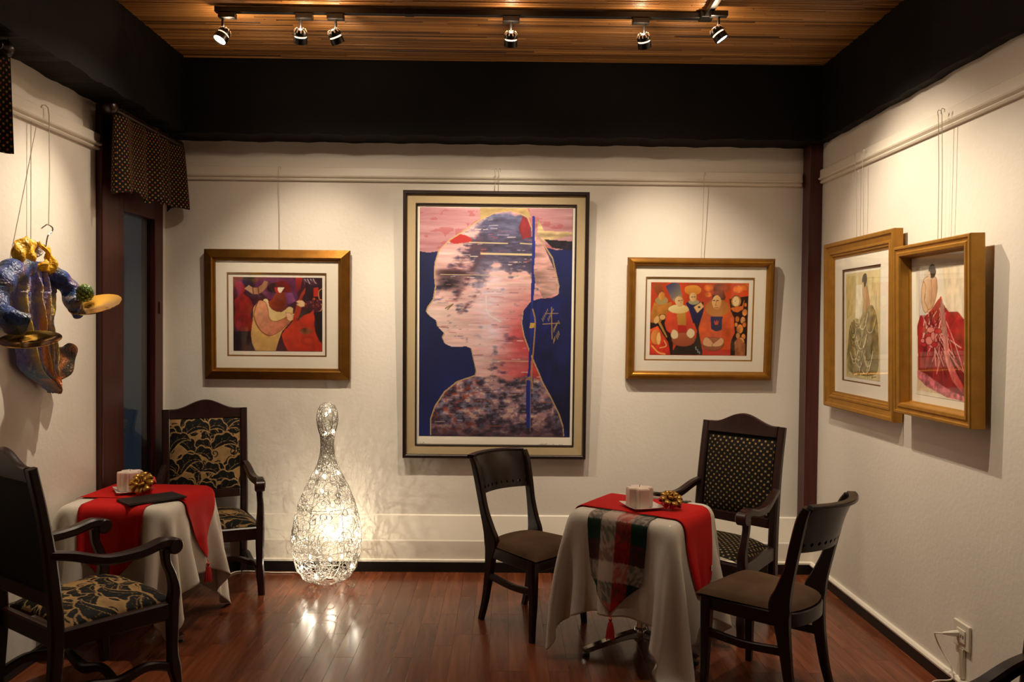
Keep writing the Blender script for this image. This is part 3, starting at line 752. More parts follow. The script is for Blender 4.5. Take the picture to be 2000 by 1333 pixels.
def runner(label, loc, rz, cl, half, axis, c0, wd, e0, e1, pt0, pt1, off, material, colfn=None, tassel=True, tagged=False):
    """strip of cloth along axis ('x' or 'y'), lateral centre c0, width wd, ends at e0 and e1 (cloth distance), pointed by pt0/pt1"""
    xs, ys, P = cl; Nn = smooth_grid(cloth_normals(P), 5); Ps = smooth_grid(P, 6)
    top = (np.abs(xs)[None] <= half-.03) & (np.abs(ys)[:, None] <= half-.03); Ps[top] = P[top]
    root = thing('table_runner', label, 'table runner', loc, rz)
    nl, nw = (220, 61) if colfn else (110, 17)
    S1 = np.linspace(-.5, .5, nw); T = np.linspace(0, 1, nl)
    s_, t_ = np.meshgrid(S1, T)
    a0 = e0 + pt0*np.abs(s_)*2; a1 = e1 - pt1*np.abs(s_)*2
    along = a0*(1-t_)+a1*t_; lat = c0 + s_*wd
    x, y = (along, lat) if axis == 'x' else (lat, along)
    Q, n = on_cloth(xs, ys, Ps, Nn, x, y, off)
    # keep the strip clear of the cloth: push out where the smoothed sheet dips below it
    Q0, n0 = on_cloth(xs, ys, P, cloth_normals(P), x, y, 0.)
    dpt = ((Q-Q0)*n).sum(-1); Q = Q + n*np.clip(off-dpt, 0, None)[..., None]
    mb = MB(); mb.grid(Q, flip=(axis == 'y'))
    col = colfn(along, lat) if colfn else None
    cl_o = mb.build('cloth_strip', material, root, smooth=True, fix=False, angle=0, col=col)
    md = cl_o.modifiers.new('thick', 'SOLIDIFY'); md.thickness = .002; md.offset = -1
    if tassel:
        for end, pt in ((0, pt0), (nl-1, pt1)):
            if pt <= 0: continue
            p = Q[end, nw//2]; nn = n[end, nw//2].copy(); nn[2] = 0; nn /= np.linalg.norm(nn)+1e-9; b = p + nn*.006
            tl = MB(); tl.tube([tuple(p), tuple(b+np.array([0,0,-.02]))], .0025, 6); zt = b[2]-.02
            tl.lathe([(.003, zt), (.009, zt-.006), (.009, zt-.014), (.005, zt-.02), (.010, zt-.028), (.015, zt-.05), (.019, zt-.095), (.012, zt-.1)], 12, b[0], b[1])
            for k in range(12):
                g = 2*PI*k/12; tl.tube([(b[0]+.008*math.cos(g), b[1]+.008*math.sin(g), zt-.024), (b[0]+.016*math.cos(g), b[1]+.016*math.sin(g), zt-.06), (b[0]+.02*math.cos(g), b[1]+.02*math.sin(g), zt-.1-.004*(k % 3))], .0028, 5)
            tl.build('tassel', M['red_ribbon'], root, smooth=True)
    if tagged:
        p, nn = on_cloth(xs, ys, Ps, Nn, np.array([half+.23]), np.array([c0+wd/2]), off+.003); p = p[0]
        mb = MB(); mb.box(p[0]-.001, p[0]+.001, p[1]-.012, p[1]+.008, p[2]-.013, p[2]+.013); mb.build('care_label', M['linen'], root)
    return root

RT, RR, RH = (.725, 4.105, 0), math.radians(-34), .292
pedestal_table('pedestal table with chrome foot under the tartan runner', RT, RR, RH, math.radians(-40))
clR = tablecloth('white cloth on the table with the tartan runner', RT, RR, RH, (.34, .48, .42, .36), 11)
def tartan(along, lat):
    # broad plaid: green, white, red bands both ways
    g, w_, r_, d = [np.array(lin(c)) for c in ('0f2c1e', 'b9a498', 'b01a16', '5c1210')]
    band = [g, w_, r_, g]
    i = np.clip(np.floor(lat/.32*4+2).astype(int), 0, 3)
    seq = np.stack([g*1.3, d, w_, g*1.2, r_])
    j = np.floor((-RH-along)/.088).astype(int); j = np.where(along > RH, 3, np.where(j < 0, (j % 2)*2, np.minimum(j, 4)))
    cw = np.stack(band)[i]; cj = seq[j]
    nz = fnoise(along.shape[0], along.shape[1], 70, 24, 9, 2); diff = (np.abs(cw-cj).sum(-1) > .05)
    mix = np.where(diff, np.clip(.5+(nz-.5)*2.2, .3, .7), .5)[..., None]
    return (cw*(1-mix) + cj*mix)*.95
M['tartan'] = vcol_mat('tartan_cloth', .75, .2, bump=.15, bscale=400)
runner('tartan runner with a red tassel hanging down the front of the right table', RT, RR, clR, RH, 'y', .0, .32, -RH-.40, RH+.28, .15, .11, .004, M['tartan'], tartan)
runner('plain red runner with a small white label over the right table', RT, RR, clR, RH, 'x', .0, .355, -RH-.26, RH+.49, .13, .21, .007, M['red_cloth'], None, False, True)

LT, LR, LH = (-1.95, 4.29, 0), math.radians(-3), .292
pedestal_table('pedestal table with chrome foot beside the left wall', LT, LR, LH, math.radians(-29))
clL = tablecloth('white cloth on the table beside the left wall', LT, LR, LH, (.2, .38, .35, .46), 23, -.304)
runner('red runner hanging to a point down the front of the left table', LT, LR, clL, LH, 'y', -.0, .34, -LH-.38, LH+.2, .19, .1, .0045, M['red_cloth'], None, False)
runner('red runner with a tassel hanging off the right side of the left table', LT, LR, clL, LH, 'x', .06, .35, -LH+.01, LH+.31, 0, .27, .008, M['red_cloth'], None, True)

# ------------------------------------------------------------------ framed pictures (local: picture in XZ, facing -Y)
def frame_rails(W, H, prof, material, root, name='frame_rail'):
    """four mitred rails; prof = (inset from the outer edge, height above the wall)"""
    n = len(prof)
    for side in range(4):
        P = []
        for e in (-1, 1):
            row = []
            for t, h in prof:
                a, b = W/2-t, H/2-t
                row.append({0: (e*a, -h, b), 1: (a, -h, e*b), 2: (e*a, -h, -b), 3: (-a, -h, e*b)}[side])
            P.append(row+[row[0]])
        mb = MB(); mb.grid(np.array(P)); k = n+1; mb.f.append(tuple(range(n))); mb.f.append(tuple(k+i for i in range(n)))
        mb.build(name, material, root)
def mat_border(W, H, w0, h0, y, material, root, name='mat_board', cx=0., cz=0., th=.003):
    o = [(-W/2, -H/2), (W/2, -H/2), (W/2, H/2), (-W/2, H/2)]; i = [(cx-w0/2, cz-h0/2), (cx+w0/2, cz-h0/2), (cx+w0/2, cz+h0/2), (cx-w0/2, cz+h0/2)]
    mb = MB(); vs_ = [(x, y, z) for x, z in o+i] + [(x, y+th, z) for x, z in o+i]
    fs = []
    for k in range(4):
        k2 = (k+1) % 4; fs += [(k, k2, 4+k2, 4+k), (8+k, 12+k, 12+k2, 8+k2), (4+k, 4+k2, 12+k2, 12+k), (k, 8+k, 8+k2, k2)]
    mb.add(vs_, fs); return mb.build(name, material, root)
def backing(W, H, y, root, material=None, name='print_paper'):
    mb = MB(); mb.box(-W/2, W/2, y, y+.004, -H/2, H/2); mb.build(name, material or M['mat_board'], root)
def pane(W, H, y, root):
    mb = MB(); mb.box(-W/2, W/2, y-.001, y+.001, -H/2, H/2); mb.build('glass', M['pane'], root)
def picture(label, loc, rz, tilt):
    o = thing('framed_picture', label, 'picture', loc, rz, 'framed pictures hung from the rails'); o.rotation_euler = (tilt, 0, rz); return o
def hang_wire(root, z0, z1, y, xs=(0.,), r=.0017, hook=True):
    for x in xs:
        mb = MB(); mb.tube([(x, -.004, z0), (x+.003, y*.5, (z0+z1)/2), (x, y, z1-.02)], r, 6)
        if hook: mb.tube([(x, y, z1-.02), (x, y-.004, z1+.0), (x+.006, y-.002, z1+.008), (x+.012, y+.006, z1+.002), (x+.012, y+.006, z1-.012)], r*1.1, 6)
        mb.build('hanging_wire', M['steel'], root, smooth=True)

# --- musician
cv = Canvas(200, 168, (335, 342, 1085, 967), '431626')
cv.a *= (.75+.5*fnoise(168, 200, 6, 7, 2))[..., None]
cv.poly([(520,342),(860,342),(880,520),(800,600),(620,520),(520,420)], '7a2f56', '4b1f45', 1.0, .3)
cv.poly([(335,342),(430,342),(420,480),(370,540),(335,520)], '8f1d1b', '40121f', 1.2)
cv.poly([(420,342),(510,342),(500,420),(440,440),(410,400)], '2a0f16')
cv.poly([(350,400),(400,380),(440,440),(420,480),(470,520),(500,580),(480,660),(500,740),(470,800),(400,805),(355,770),(345,690),(355,610),(345,540),(380,490)], 'a31f16', '7d150f', 1.5, .25, sm=True)
cv.poly([(335,800),(480,800),(500,967),(335,967)], '1a0e12', '2b1418', 0., .3)
cv.poly([(432,440),(465,408),(500,430),(545,430),(580,400),(600,370),(628,380),(620,420),(590,460),(545,488),(500,485)], 'c79a72', 'a3704c', 0, .15)
cv.line([(500,432),(505,485)], '7a1f1a', 2); cv.line([(545,432),(550,485)], '7a1f1a', 2)
cv.poly([(770,470),(830,470),(860,540),(800,570),(780,560)], '6b2f63', '8a4a7a', 0, .2)
cv.poly([(860,342),(920,342),(900,440),(860,480)], 'b0281b', '6b1a2a', 1.)
cv.poly([(940,342),(1085,342),(1085,520),(960,540),(920,500),(945,430)], '3a1a2e', '241018', 1., .4)
for k in range(9): cv.line([(925+k*12, 345+(k*37) % 25), (940+k*13, 400-(k*23) % 30)], 'c9b6b4' if k % 2 else '5b3a52', 2.2)
cv.poly([(1010,430),(1050,420),(1060,500),(1010,500)], 'b32a1b')
cv.line([(1085,430),(1055,460),(1060,520),(1085,530)], 'c98f5a', 1.6, True); cv.line([(1070,560),(1085,580),(1070,620),(1030,640)], 'c98f5a', 1.6, True)
for k in range(26):
    a = k*2.4; rr = 6+ (k*13) % 60; cv.ell(1000+rr*math.cos(a)*1.05, 565+rr*math.sin(a)*.7, 15, 13, ('7d2a2e','5d2140','a2452f')[k % 3], edge='2a1018')
cv.poly([(905,640),(960,600),(1010,620),(980,650),(940,660),(880,700),(870,712)], '4a3a2a', '2a1a1a', 0, .4)
# body
cv.poly([(545,545),(505,600),(500,700),(482,820),(492,900),(520,967),(690,967),(715,880),(745,800),(830,700),(840,620),(800,590),(780,610),(740,635),(680,630),(640,590),(615,535)], 'd7b06a', 'c79a55', 1.3, .12, sm=False)
cv.poly([(590,535),(625,530),(640,590),(690,628),(745,635),(800,592),(840,605),(820,640),(770,680),(720,700),(680,712),(640,690),(615,610)], 'e6cf9f', 'd9b978', 1.2, .08, sm=True)
cv.poly([(545,545),(600,548),(625,600),(640,690),(690,715),(760,690),(800,665),(808,710),(780,750),(700,815),(630,838),(570,800),(525,720),(510,640)], 'd99a72', 'b9694d', .6, .18, sm=True, edge='6b3020')
cv.poly([(640,590),(628,550),(660,530),(690,480),(700,460),(770,450),(775,500),(790,580),(780,610),(740,632),(690,626)], '9a3d20', '6f2413', .2, .15)
cv.poly([(620,440),(640,400),(690,385),(760,370),(800,395),(825,440),(805,470),(770,462),(740,470),(690,472),(650,470)], '7d1513', '3a0a0c', 2.6, .2, sm=True)
cv.poly([(640,400),(690,385),(700,440),(680,470),(640,468),(622,440)], '2c0a10')
cv.poly([(680,425),(765,425),(740,470),(715,475),(690,462)], 'b9261a'); cv.poly([(712,425),(768,425),(738,470),(722,472),(710,450)], 'efe2c6')
cv.poly([(775,640),(810,640),(825,655),(866,640),(868,650),(830,668),(868,662),(866,674),(835,682),(862,682),(856,692),(812,712),(790,700)], 'e0b489', edge='8a5a3a')
# cello
cv.poly([(905,480),(945,420),(940,470),(912,520),(915,570),(900,640),(870,712),(830,760),(800,780),(770,790),(830,720),(850,640),(870,560)], 'b23a1c', '96301a', 0, .1, sm=False)
cv.poly([(870,712),(930,660),(985,640),(1010,610),(1020,660),(1015,740),(1030,820),(1060,880),(1085,900),(1085,967),(795,967),(760,900),(742,830),(770,780),(830,750)], 'c0361c', 'a82a18', .8, .16, sm=False)
cv.poly([(1010,640),(1085,620),(1085,890),(1050,850),(1022,780),(1030,700)], '1c1012')
cv.ell(945,795,55,28,'8a4a2a', tex=.5); cv.ell(960,875,55,38,'b2301a', edge='7d2414'); cv.ell(960,875,38,24,'bd3a20', edge='8a2818')
cv.poly([(862,545),(885,532),(920,535),(938,555),(935,585),(905,592),(880,580),(862,565),(885,562)], 'e3bd92', edge='8a5a3a')
cv.line([(545,548),(515,620),(512,700),(560,790),(630,836)], '7a3a22', 1.2, True)
p1 = picture('gold framed picture of a musician in a cream dress with a red cello', (-1.522, YB-.016, 1.722), 0, math.radians(1.6))
fr = [(0, .0), (0, .028), (.012, .034), (.052, .055), (.056, .058), (.060, .054), (.066, .046), (.074, .044), (.078, .036), (.078, .0)]
fr = [(t, max(h, .001)) for t, h in fr]
Wf, Hf = .972, .872
frame_rails(Wf, Hf, fr, M['gold_frame2'], p1)
sx_ = Wf/1223; sz_ = Hf/1100
def cp(w, h): return w*sx_, h*sz_
w0, h0 = cp(838, 710); cx0, cz0 = ((285+1122)/2-708)*sx_, (659-(303+1013)/2)*sz_
mat_border(.83, .73, w0, h0, -.030, M['mat_board'], p1, cx=cx0, cz=cz0)
mat_border(w0+.004, h0+.004, w0-.02, h0-.02, -.026, M['gold_frame'], p1, 'gilt_fillet', th=.002).location = (cx0, 0, cz0)
backing(.84, .74, -.02, p1)
w1, h1 = cp(750, 625); o = print_sheet(cv, 'printed_image', w1, h1, -.0212, M['print'], p1, (659-(342+967)/2)*sz_, ((335+1085)/2-708)*sx_)
pane(.83, .73, -.036, p1)
hang_wire(p1, Hf/2, 2.70-1.722, -.022, (0.01,))

# --- profile head
def mixc_(a, b, t): return a*(1-t)+b*t
box5 = (117, 105, 835, 1190); cw, ch_ = 290, 438
cv = Canvas(cw, ch_, box5, '15205e')
cv.a *= (.7+.6*fnoise(ch_, cw, 5, 5, 12))[..., None]
cv.poly([(600,540),(835,520),(835,1190),(780,1100),(640,800)], '101a63', '0d1238', 1., .4, seed=5)
st = fnoise(ch_, cw, 70, 5, 31)[..., None]; st2 = fnoise(ch_, cw, 40, 12, 41)[..., None]
Mtop = cv.mask([(117,105),(835,105),(835,290),(760,300),(700,285),(640,320),(400,330),(200,312),(160,318),(117,312)])
pk = cv.rgb('a56a72')*(1-st)+cv.rgb('cfa7ad')*st; pk = np.where(st2 > .6, pk*.6+cv.rgb('a8434a')*.4, pk); cv.a[Mtop] = np.clip(pk*1.05, 0, 1)[Mtop]
Mg = cv.mask([(400,105),(620,105),(640,150),(560,125),(470,130),(400,165)]); gd = cv.rgb('b59a66')*(.7+.6*st2); cv.a[Mg] = np.clip(gd, 0, 1)[Mg]
cv.poly([(670,150),(700,210),(835,215),(835,230),(700,260),(670,230)], 'b9a27a', tex=.5, sx=10, sy=60)
cv.poly([(700,250),(835,258),(835,300),(740,290)], '1d1626', tex=.8, sx=30, sy=30)
head = [(385,900),(390,880),(365,770),(340,760),(270,762),(240,748),(228,720),(238,700),(222,685),(205,668),(200,640),(170,620),(152,600),(158,580),(185,540),(195,480),(190,430),(192,370),(210,310),(260,260),(330,215),(400,165),(470,130),(540,120),(590,135),(620,150),(640,200),(660,240),(700,280),(740,340),(755,400),(772,470),(770,510),(740,525),(680,530),(640,545),(605,590),(598,650),(610,710),(640,790),(680,880),(700,930),(740,1000),(780,1080),(800,1140),(805,1190),(175,1190),(175,1110),(195,1050),(240,980),(300,930)]
cv.poly([(x+(4 if x > 400 else -5), y-4) for x, y in head], 'c7a878')
MH = cv.mask(head)
px = cv.x0+(cv.X/(cw-1))*(cv.x1-cv.x0); py = cv.y0+(cv.Y/(ch_-1))*(cv.y1-cv.y0)
base = cv.rgb('d79a9c')*(1-st)+cv.rgb('f0d5d2')*st
tr_ = np.clip((px-430)/230, 0, 1)[..., None]*np.clip((py-480)/180, 0, 1)[..., None]; base = base*(1-tr_*.85)+cv.rgb('b8333a')*tr_*.85
tl_ = np.clip(1-(px-160)/260, 0, 1)[..., None]*np.clip((py-480)/120, 0, 1)[..., None]; base = base*(1-tl_*.7)+cv.rgb('f2dcd4')*tl_*.7
nA = fnoise(ch_, cw, 60, 16, 77, 4); nB = fnoise(ch_, cw, 110, 26, 79, 3); nC = fnoise(ch_, cw, 16, 10, 83, 4)
# hair: dark, scraped in horizontal strokes, thinning towards the face
hw_ = np.clip((py-115)/60, 0, 1)*np.clip((520-py)/260, 0, 1)*np.clip((px-300+(py-250)*.55)/170, 0, 1)
hm = np.clip((hw_*1.15 + (nC-.5)*1.1 + (nA-.5)*1.0 - .2)*3.4, 0, 1)[..., None]
dark = mixc_(cv.rgb('241f33'), cv.rgb('5b5a86'), nB[..., None]); base = base*(1-hm*.92)+dark*hm*.92
hc = np.clip(1-(py-120)/150, 0, 1)[..., None]*np.clip((px-300)/80, 0, 1)[..., None]*np.clip(nA*2-.3, 0, 1)[..., None]; base = base*(1-.8*hc)+mixc_(cv.rgb('4f5786'), cv.rgb('8f93bd'), nB[..., None])*.8*hc
# lamp glare painted into the print: broken pale lilac down the face
glare_ = (np.exp(-((px-455)/75)**2)*np.clip((py-330)/90, 0, 1)*np.clip((860-py)/160, 0, 1)*np.clip(nA*2.2-.35, 0, 1))[..., None]; base = base*(1-.8*glare_)+cv.rgb('e6d6ea')*.8*glare_
rd = (np.clip((px-480)/120, 0, 1)*np.clip((py-560)/120, 0, 1)*np.clip(nC*2.4-.8, 0, 1))[..., None]; base = base*(1-.6*rd)+cv.rgb('c22a38')*.6*rd
sh = np.clip((py-905+18*(nC-.5)*4)/16, 0, 1)[..., None]; n3 = fnoise(ch_, cw, 44, 22, 91, 4); n4 = fnoise(ch_, cw, 90, 34, 95, 3)
scol = mixc_(cv.rgb('3a3044'), cv.rgb('b98f9a'), np.clip((n3-.36)*3.6, 0, 1)[..., None]); scol = np.where((n4 > .60)[..., None], mixc_(scol, cv.rgb('8a98c0'), .45), scol); scol = np.where(((n4 < .36) & (px < 400))[..., None], mixc_(scol, cv.rgb('a83c2a'), .6), scol); scol = np.where(((n3 > .62) & (n4 > .5))[..., None], cv.rgb('d6b3a6'), scol)
base = base*(1-sh)+scol*sh
dk = np.clip((py-1080)/110, 0, 1)[..., None]*.65; base = base*(1-dk)+cv.rgb('35202f')*dk
base = base*(.88+.24*fnoise(ch_, cw, 90, 8, 55)[..., None])
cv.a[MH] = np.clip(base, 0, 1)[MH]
cv.poly([(258,262),(300,232),(345,240),(362,262),(310,272),(280,275)], 'b8302c', sm=True, clip=MH)
cv.poly([(640,200),(700,280),(755,400),(770,500),(700,530),(655,440),(650,300)], 'b9898c', 'd3a8a0', 1., .45, clip=MH, sx=8, sy=50)
cv.poly([(600,140),(630,160),(640,240),(600,250),(580,200)], '8e2230', tex=.4, clip=MH)
ey = (np.exp(-((px-262)/62)**4-((py-452)/42)**4)*np.clip(.35+nA*1.1, 0, 1))[..., None]*MH[..., None]; cv.a = cv.a*(1-ey)+cv.rgb('1c1320')*ey
ey = (np.exp(-((px-270)/75)**4-((py-410)/16)**4)*.8)[..., None]*MH[..., None]; cv.a = cv.a*(1-ey)+cv.rgb('3a2026')*ey
for a_, b_, w_ in (((395,270),(270,410),26), ((430,290),(340,430),18), ((360,420),(285,530),14), ((395,505),(310,600),10)):
    a_ = np.array(a_, float); b_ = np.array(b_, float); d_ = b_-a_; tt = np.clip(((px-a_[0])*d_[0]+(py-a_[1])*d_[1])/(d_@d_), 0, 1); ds = np.hypot(px-a_[0]-tt*d_[0], py-a_[1]-tt*d_[1])
    k_ = (np.exp(-(ds/w_)**2)*np.clip(nB*2.4-.65, 0, 1)*.85)[..., None]*MH[..., None]; cv.a = cv.a*(1-k_)+cv.rgb('5a3846')*k_
rq = np.random.RandomState(44)
for k in range(260):
    xx, yy = rq.uniform(190, 760), rq.uniform(140, 1170); ln = rq.uniform(10, 70); up_ = yy < 430
    cc_ = ('2c2740','d9cfe0','6f6a96','b0575e','efe4e0')[rq.randint(5)] if up_ else (('f0e0dc','c9747a','8d6a86','e6cfd6')[rq.randint(4)] if yy < 905 else ('c9a9a6','2c2434','8f7a94','a9543c','b9b4d0')[rq.randint(5)])
    cv.line([(xx, yy), (xx+ln, yy+rq.uniform(-2, 2))], cc_, rq.uniform(.5, 1.4), clip=MH & (nB > .42))
cv.line([(240,580),(275,560),(250,585)], '7a6a3a', 2); cv.line([(205,668),(255,672)], '6a3a3a', 1.2); cv.line([(430,520),(440,600),(500,640)], 'e9d9d9', 2.5, True)
for yy, x0_, x1_ in ((268,350,530),(318,405,650),(322,405,650),(270,590,650),(420,215,640),(825,385,640)): cv.line([(x0_, yy), (x1_, yy+3)], 'd9c49a', 2. if yy < 400 else 1.1)
cv.poly([(645,140),(656,140),(660,320),(654,400),(662,450),(652,560),(660,640),(650,760),(642,900),(650,1000),(646,1150),(628,1145),(624,960),(634,860),(640,660),(644,440),(646,300)], '1b2a86', tex=.2)
cv.line([(652,580),(664,640),(658,760),(650,880),(655,960)], 'b0895a', 2.4, True); cv.line([(645,900),(647,1165)], 'a98a6a', 1.)
cv.poly([(636,900),(650,900),(650,920),(620,918)], '9a7a70'); cv.poly([(640,645),(662,645),(660,668),(638,670)], 'c9a24a')
for k in range(34): xx = 695+(k*29) % 82; yy = 575+(k*47) % 150; cv.line([(xx, yy), (xx+((k*7) % 11)-3, yy+8+(k*5) % 16)], 'b3925c' if k % 3 else '0f1640', 1.3)
cv.line([(740,570),(745,720)], 'b3925c', 1.6); cv.line([(700,650),(775,645)], 'b3925c', 1.6); cv.line([(715,600),(772,598)], 'b3925c', 1.3)
p2 = picture('largest framed picture, a woman\'s head in profile on deep blue', (-.06, YB-.036, 1.662), 0, math.radians(2.0))
W2, H2 = 1.235, 1.79; k5x = W2/856; k5z = H2/1245   # outer frame in crop: x 46..905, y 34..1280
frame_rails(W2, H2, [(0, .001), (0, .045), (.004, .05), (.02, .05), (.024, .046), (.026, .03), (.026, .001)], M['frame_black'], p2)
frame_rails(W2-.05, H2-.05, [(0, .001), (0, .030), (.056, .026), (.058, .022), (.058, .001)], M['mat_sand'], p2, 'linen_slip')
frame_rails(W2-.166, H2-.166, [(0, .001), (0, .029), (.004, .031), (.008, .029), (.009, .02), (.009, .001)], M['frame_black'], p2, 'inner_fillet')
backing(W2-.18, H2-.18, -.012, p2)
# scribbled signature and edition marks in the lower margin
w5, h5 = 718*k5x, 1085*k5z
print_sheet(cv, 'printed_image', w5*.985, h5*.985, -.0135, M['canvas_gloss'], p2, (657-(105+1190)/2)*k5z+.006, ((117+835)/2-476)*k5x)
mb = MB(); rs = np.random.RandomState(2)
def scribble(x0, x1, z, amp, n, r):
    pts = [(x0+(x1-x0)*i/n + rs.uniform(-.004, .004), -.0137, z+rs.uniform(-amp, amp)) for i in range(n+1)]
    mb.tube(cr(pts, 5).tolist(), r, 4)
scribble(.30, .36, -.797, .012, 7, .0007); scribble(.365, .46, -.799, .011, 10, .0007); scribble(.31, .45, -.812, .004, 6, .0006); scribble(-.50, -.47, -.797, .007, 5, .0006); scribble(-.46, -.435, -.80, .006, 4, .0006)
mb.build('signature', mat('pencil', '6f6560', .8), p2)
hang_wire(p2, H2/2, 2.70-1.662, -.022, (-.012, .012), hook=True)

# --- five figures
cv = Canvas(212, 158, (350, 325, 1235, 983), 'c6441c')
cv.a *= (.8+.4*fnoise(158, 212, 5, 7, 21))[..., None]
for x_, y_, r_ in ((870,370,40),(870,430,30),(1140,380,45),(1200,360,40),(690,380,35)): cv.ell(x_, y_, r_, r_*.8, 'd9702c', tex=.4)
cv.poly([(1060,470),(1235,440),(1235,983),(1080,983),(1100,700)], '1d1410', tex=.5)
cv.poly([(350,690),(480,640),(560,830),(560,983),(350,983)], '2a1712', tex=.4)
cv.poly([(680,500),(830,500),(820,720),(900,983),(540,983),(700,700)], '2b2118', tex=.5)
# left back figure
cv.poly([(365,340),(440,335),(470,420),(410,440),(380,400)], 'a5562c', '8a4020', 1.)
cv.ell(448,490,58,38,'a8935f'); cv.ell(450,450,30,38,'dca04a', c2='b87a35'); cv.poly([(380,510),(440,528),(540,500),(545,560),(480,640),(440,690),(360,690),(355,610)], 'c88536', 'b06f2c', 1., .15)
cv.ell(408,665,24,36,'e0b070', rot=.4); cv.ell(460,640,30,26,'dcae6a', edge='3a2014'); cv.poly([(420,690),(440,680),(510,820),(500,825)], 'b3863f')
# front left figure
cv.poly([(482,360),(540,328),(605,330),(632,445),(560,490),(545,490)], '3c3f6a', '9a8a70', .7, .1); cv.poly([(548,470),(625,430),(636,460),(560,500)], 'a3876a')
cv.poly([(500,600),(560,560),(690,545),(730,640),(775,760),(770,830),(700,800),(640,790),(540,790),(500,760),(480,700)], 'd8502e', 'c23a26', 1.2, .14)
cv.poly([(590,600),(672,600),(675,712),(600,708)], 'c8923f', 'b57a30', 1.)
cv.poly([(600,712),(675,712),(690,780),(610,790)], 'b5291f')
cv.ell(606,565,95,40,'ecdca6', c2='d8b970', ang=1.); cv.poly([(570,480),(600,450),(640,470),(645,520),(620,545),(585,530)], 'e3c48e', 'cfa06a', 0, sm=True)
cv.line([(600,490),(612,488)], '4a3424', 1.5); cv.line([(628,486),(638,484)], '4a3424', 1.5); cv.line([(620,490),(624,512)], '9a7048', 1.)
cv.ell(655,840,108,65,'b5623c', c2='9a4a2c', ang=1.5, edge='6a2e1c'); cv.poly([(540,790),(560,750),(600,770),(605,820),(570,838),(545,820)], 'e6cfa6', sm=True, edge='9a7048'); cv.poly([(680,790),(710,740),(752,760),(755,800),(720,830)], 'e6cfa6', sm=True, edge='9a7048')
# middle back figure
cv.poly([(668,510),(740,500),(810,500),(835,560),(800,700),(740,690),(700,570)], '26245a', '1b1a3c', 1.)
cv.ell(730,392,76,46,'dd9636', c2='c97a2a', ang=1.5); cv.ell(740,500,48,24,'a29a72'); cv.ell(732,455,32,42,'e2c08a', c2='c99a60')
cv.line([(718,455),(728,454)], '4a3424', 1.5); cv.line([(742,454),(752,454)], '4a3424', 1.5); cv.poly([(740,545),(805,500),(835,540),(775,600)], 'e0b47a', edge='8a5a30'); cv.ell(790,545,12,10,'3a3030')
# front right figure
cv.poly([(925,335),(1010,330),(1060,345),(1065,380),(1030,410),(1010,400),(915,400)], '6b3a2a', 'b5502e', 0., .3); cv.poly([(915,400),(1005,395),(1030,450),(1020,480),(910,440)], '9a4a30', '5a2a20', 1.)
cv.poly([(910,430),(1010,470),(1005,490),(905,470)], '3a2418')
cv.poly([(850,560),(1060,545),(1110,640),(1120,780),(1080,860),(1085,983),(840,983),(800,800),(790,730),(820,620)], 'd9622e', 'c8481f', 1.2, .18)
cv.poly([(830,930),(1085,930),(1085,983),(830,983)], 'c23020')
cv.ell(955,550,110,78,'a8642c', c2='c08038', ang=1.5); cv.ell(948,500,42,64,'e3b878', c2='cf9550', ang=.5)
for dx_ in (-18, 14): cv.line([(940+dx_-6,485),(940+dx_+8,484)], '3a2418', 1.8)
cv.line([(944,490),(938,528),(950,530)], 'a06a38', 1.2); cv.line([(932,550),(962,550)], '9a4028', 1.4)
cv.poly([(895,630),(1005,630),(1000,750),(950,765),(905,745)], '232057', '191a40', 1.); cv.poly([(930,660),(945,685),(955,655),(962,685),(975,660),(965,705),(935,705)], 'c8482a')
cv.ell(925,880,100,62,'ad6440', c2='8f4a2c', ang=1.5, edge='6a2e1c'); cv.poly([(830,870),(850,820),(890,830),(935,890),(900,905),(850,895)], 'd9a878', sm=True, edge='8a5a38'); cv.poly([(915,890),(960,850),(1000,820),(1025,850),(1005,890),(950,905)], 'd9a878', sm=True, edge='8a5a38')
# right crowd
cv.ell(1125,490,46,52,'c98a44', edge='2a1810'); cv.ell(1122,490,30,44,'ecd29a'); cv.ell(1118,487,4,4,'4a2a1a')
cv.poly([(1075,550),(1180,530),(1200,470),(1190,560),(1140,590),(1100,580)], 'd9702c')
for k, (x_, y_, r_) in enumerate(((1205,590,30),(1140,650,26),(1190,660,30),(1165,740,40),(1205,700,24),(1150,800,26),(1200,810,26),(1210,520,18),(1180,860,40),(1130,700,20))): cv.ell(x_, y_, r_*.8, r_*1.1, ('d98a44','c9702e','d7995a')[k % 3], edge='2a1810', tex=.3)
cv.poly([(1120,860),(1160,810),(1220,880),(1220,983),(1130,983)], 'a8643a', tex=.3)
# lower left
cv.poly([(350,750),(420,720),(470,800),(520,870),(540,983),(350,983)], 'd9532a', 'c22a20', 1., .3); cv.ell(405,820,45,70,'e69a4e', c2='cf7030'); cv.ell(430,835,18,55,'efc07a')
cv.line([(370,900),(430,960),(490,975)], 'efb060', 3, True); cv.line([(480,850),(500,900),(440,920)], 'efb060', 2, True)
for k in range(8): cv.ell(770+(k*17) % 50, 910+(k*23) % 60, 6, 8, '8a9296')
p3 = picture('gold framed picture of robed figures in tall hats holding bowls', (1.318, YB-.026, 1.722), 0, math.radians(3.0))
W3, H3 = .99, .822; k6x = W3/1330; k6z = H3/1100
ang_ = np.linspace(0, PI, 9)
frame_rails(W3, H3, [(0, .001), (0, .02), (.004, .028)] + [(.030-.024*math.cos(a), .03+.026*math.sin(a)) for a in ang_] + [(.060, .022), (.060, .001)], M['gold_frame'], p3)
w0, h0 = 985*k6x, 755*k6z; cx0, cz0 = ((300+1285)/2-800)*k6x, (655-(278+1032)/2)*k6z
mat_border(W3-.11, H3-.11, w0, h0, -.024, M['mat_board'], p3, cx=cx0, cz=cz0)
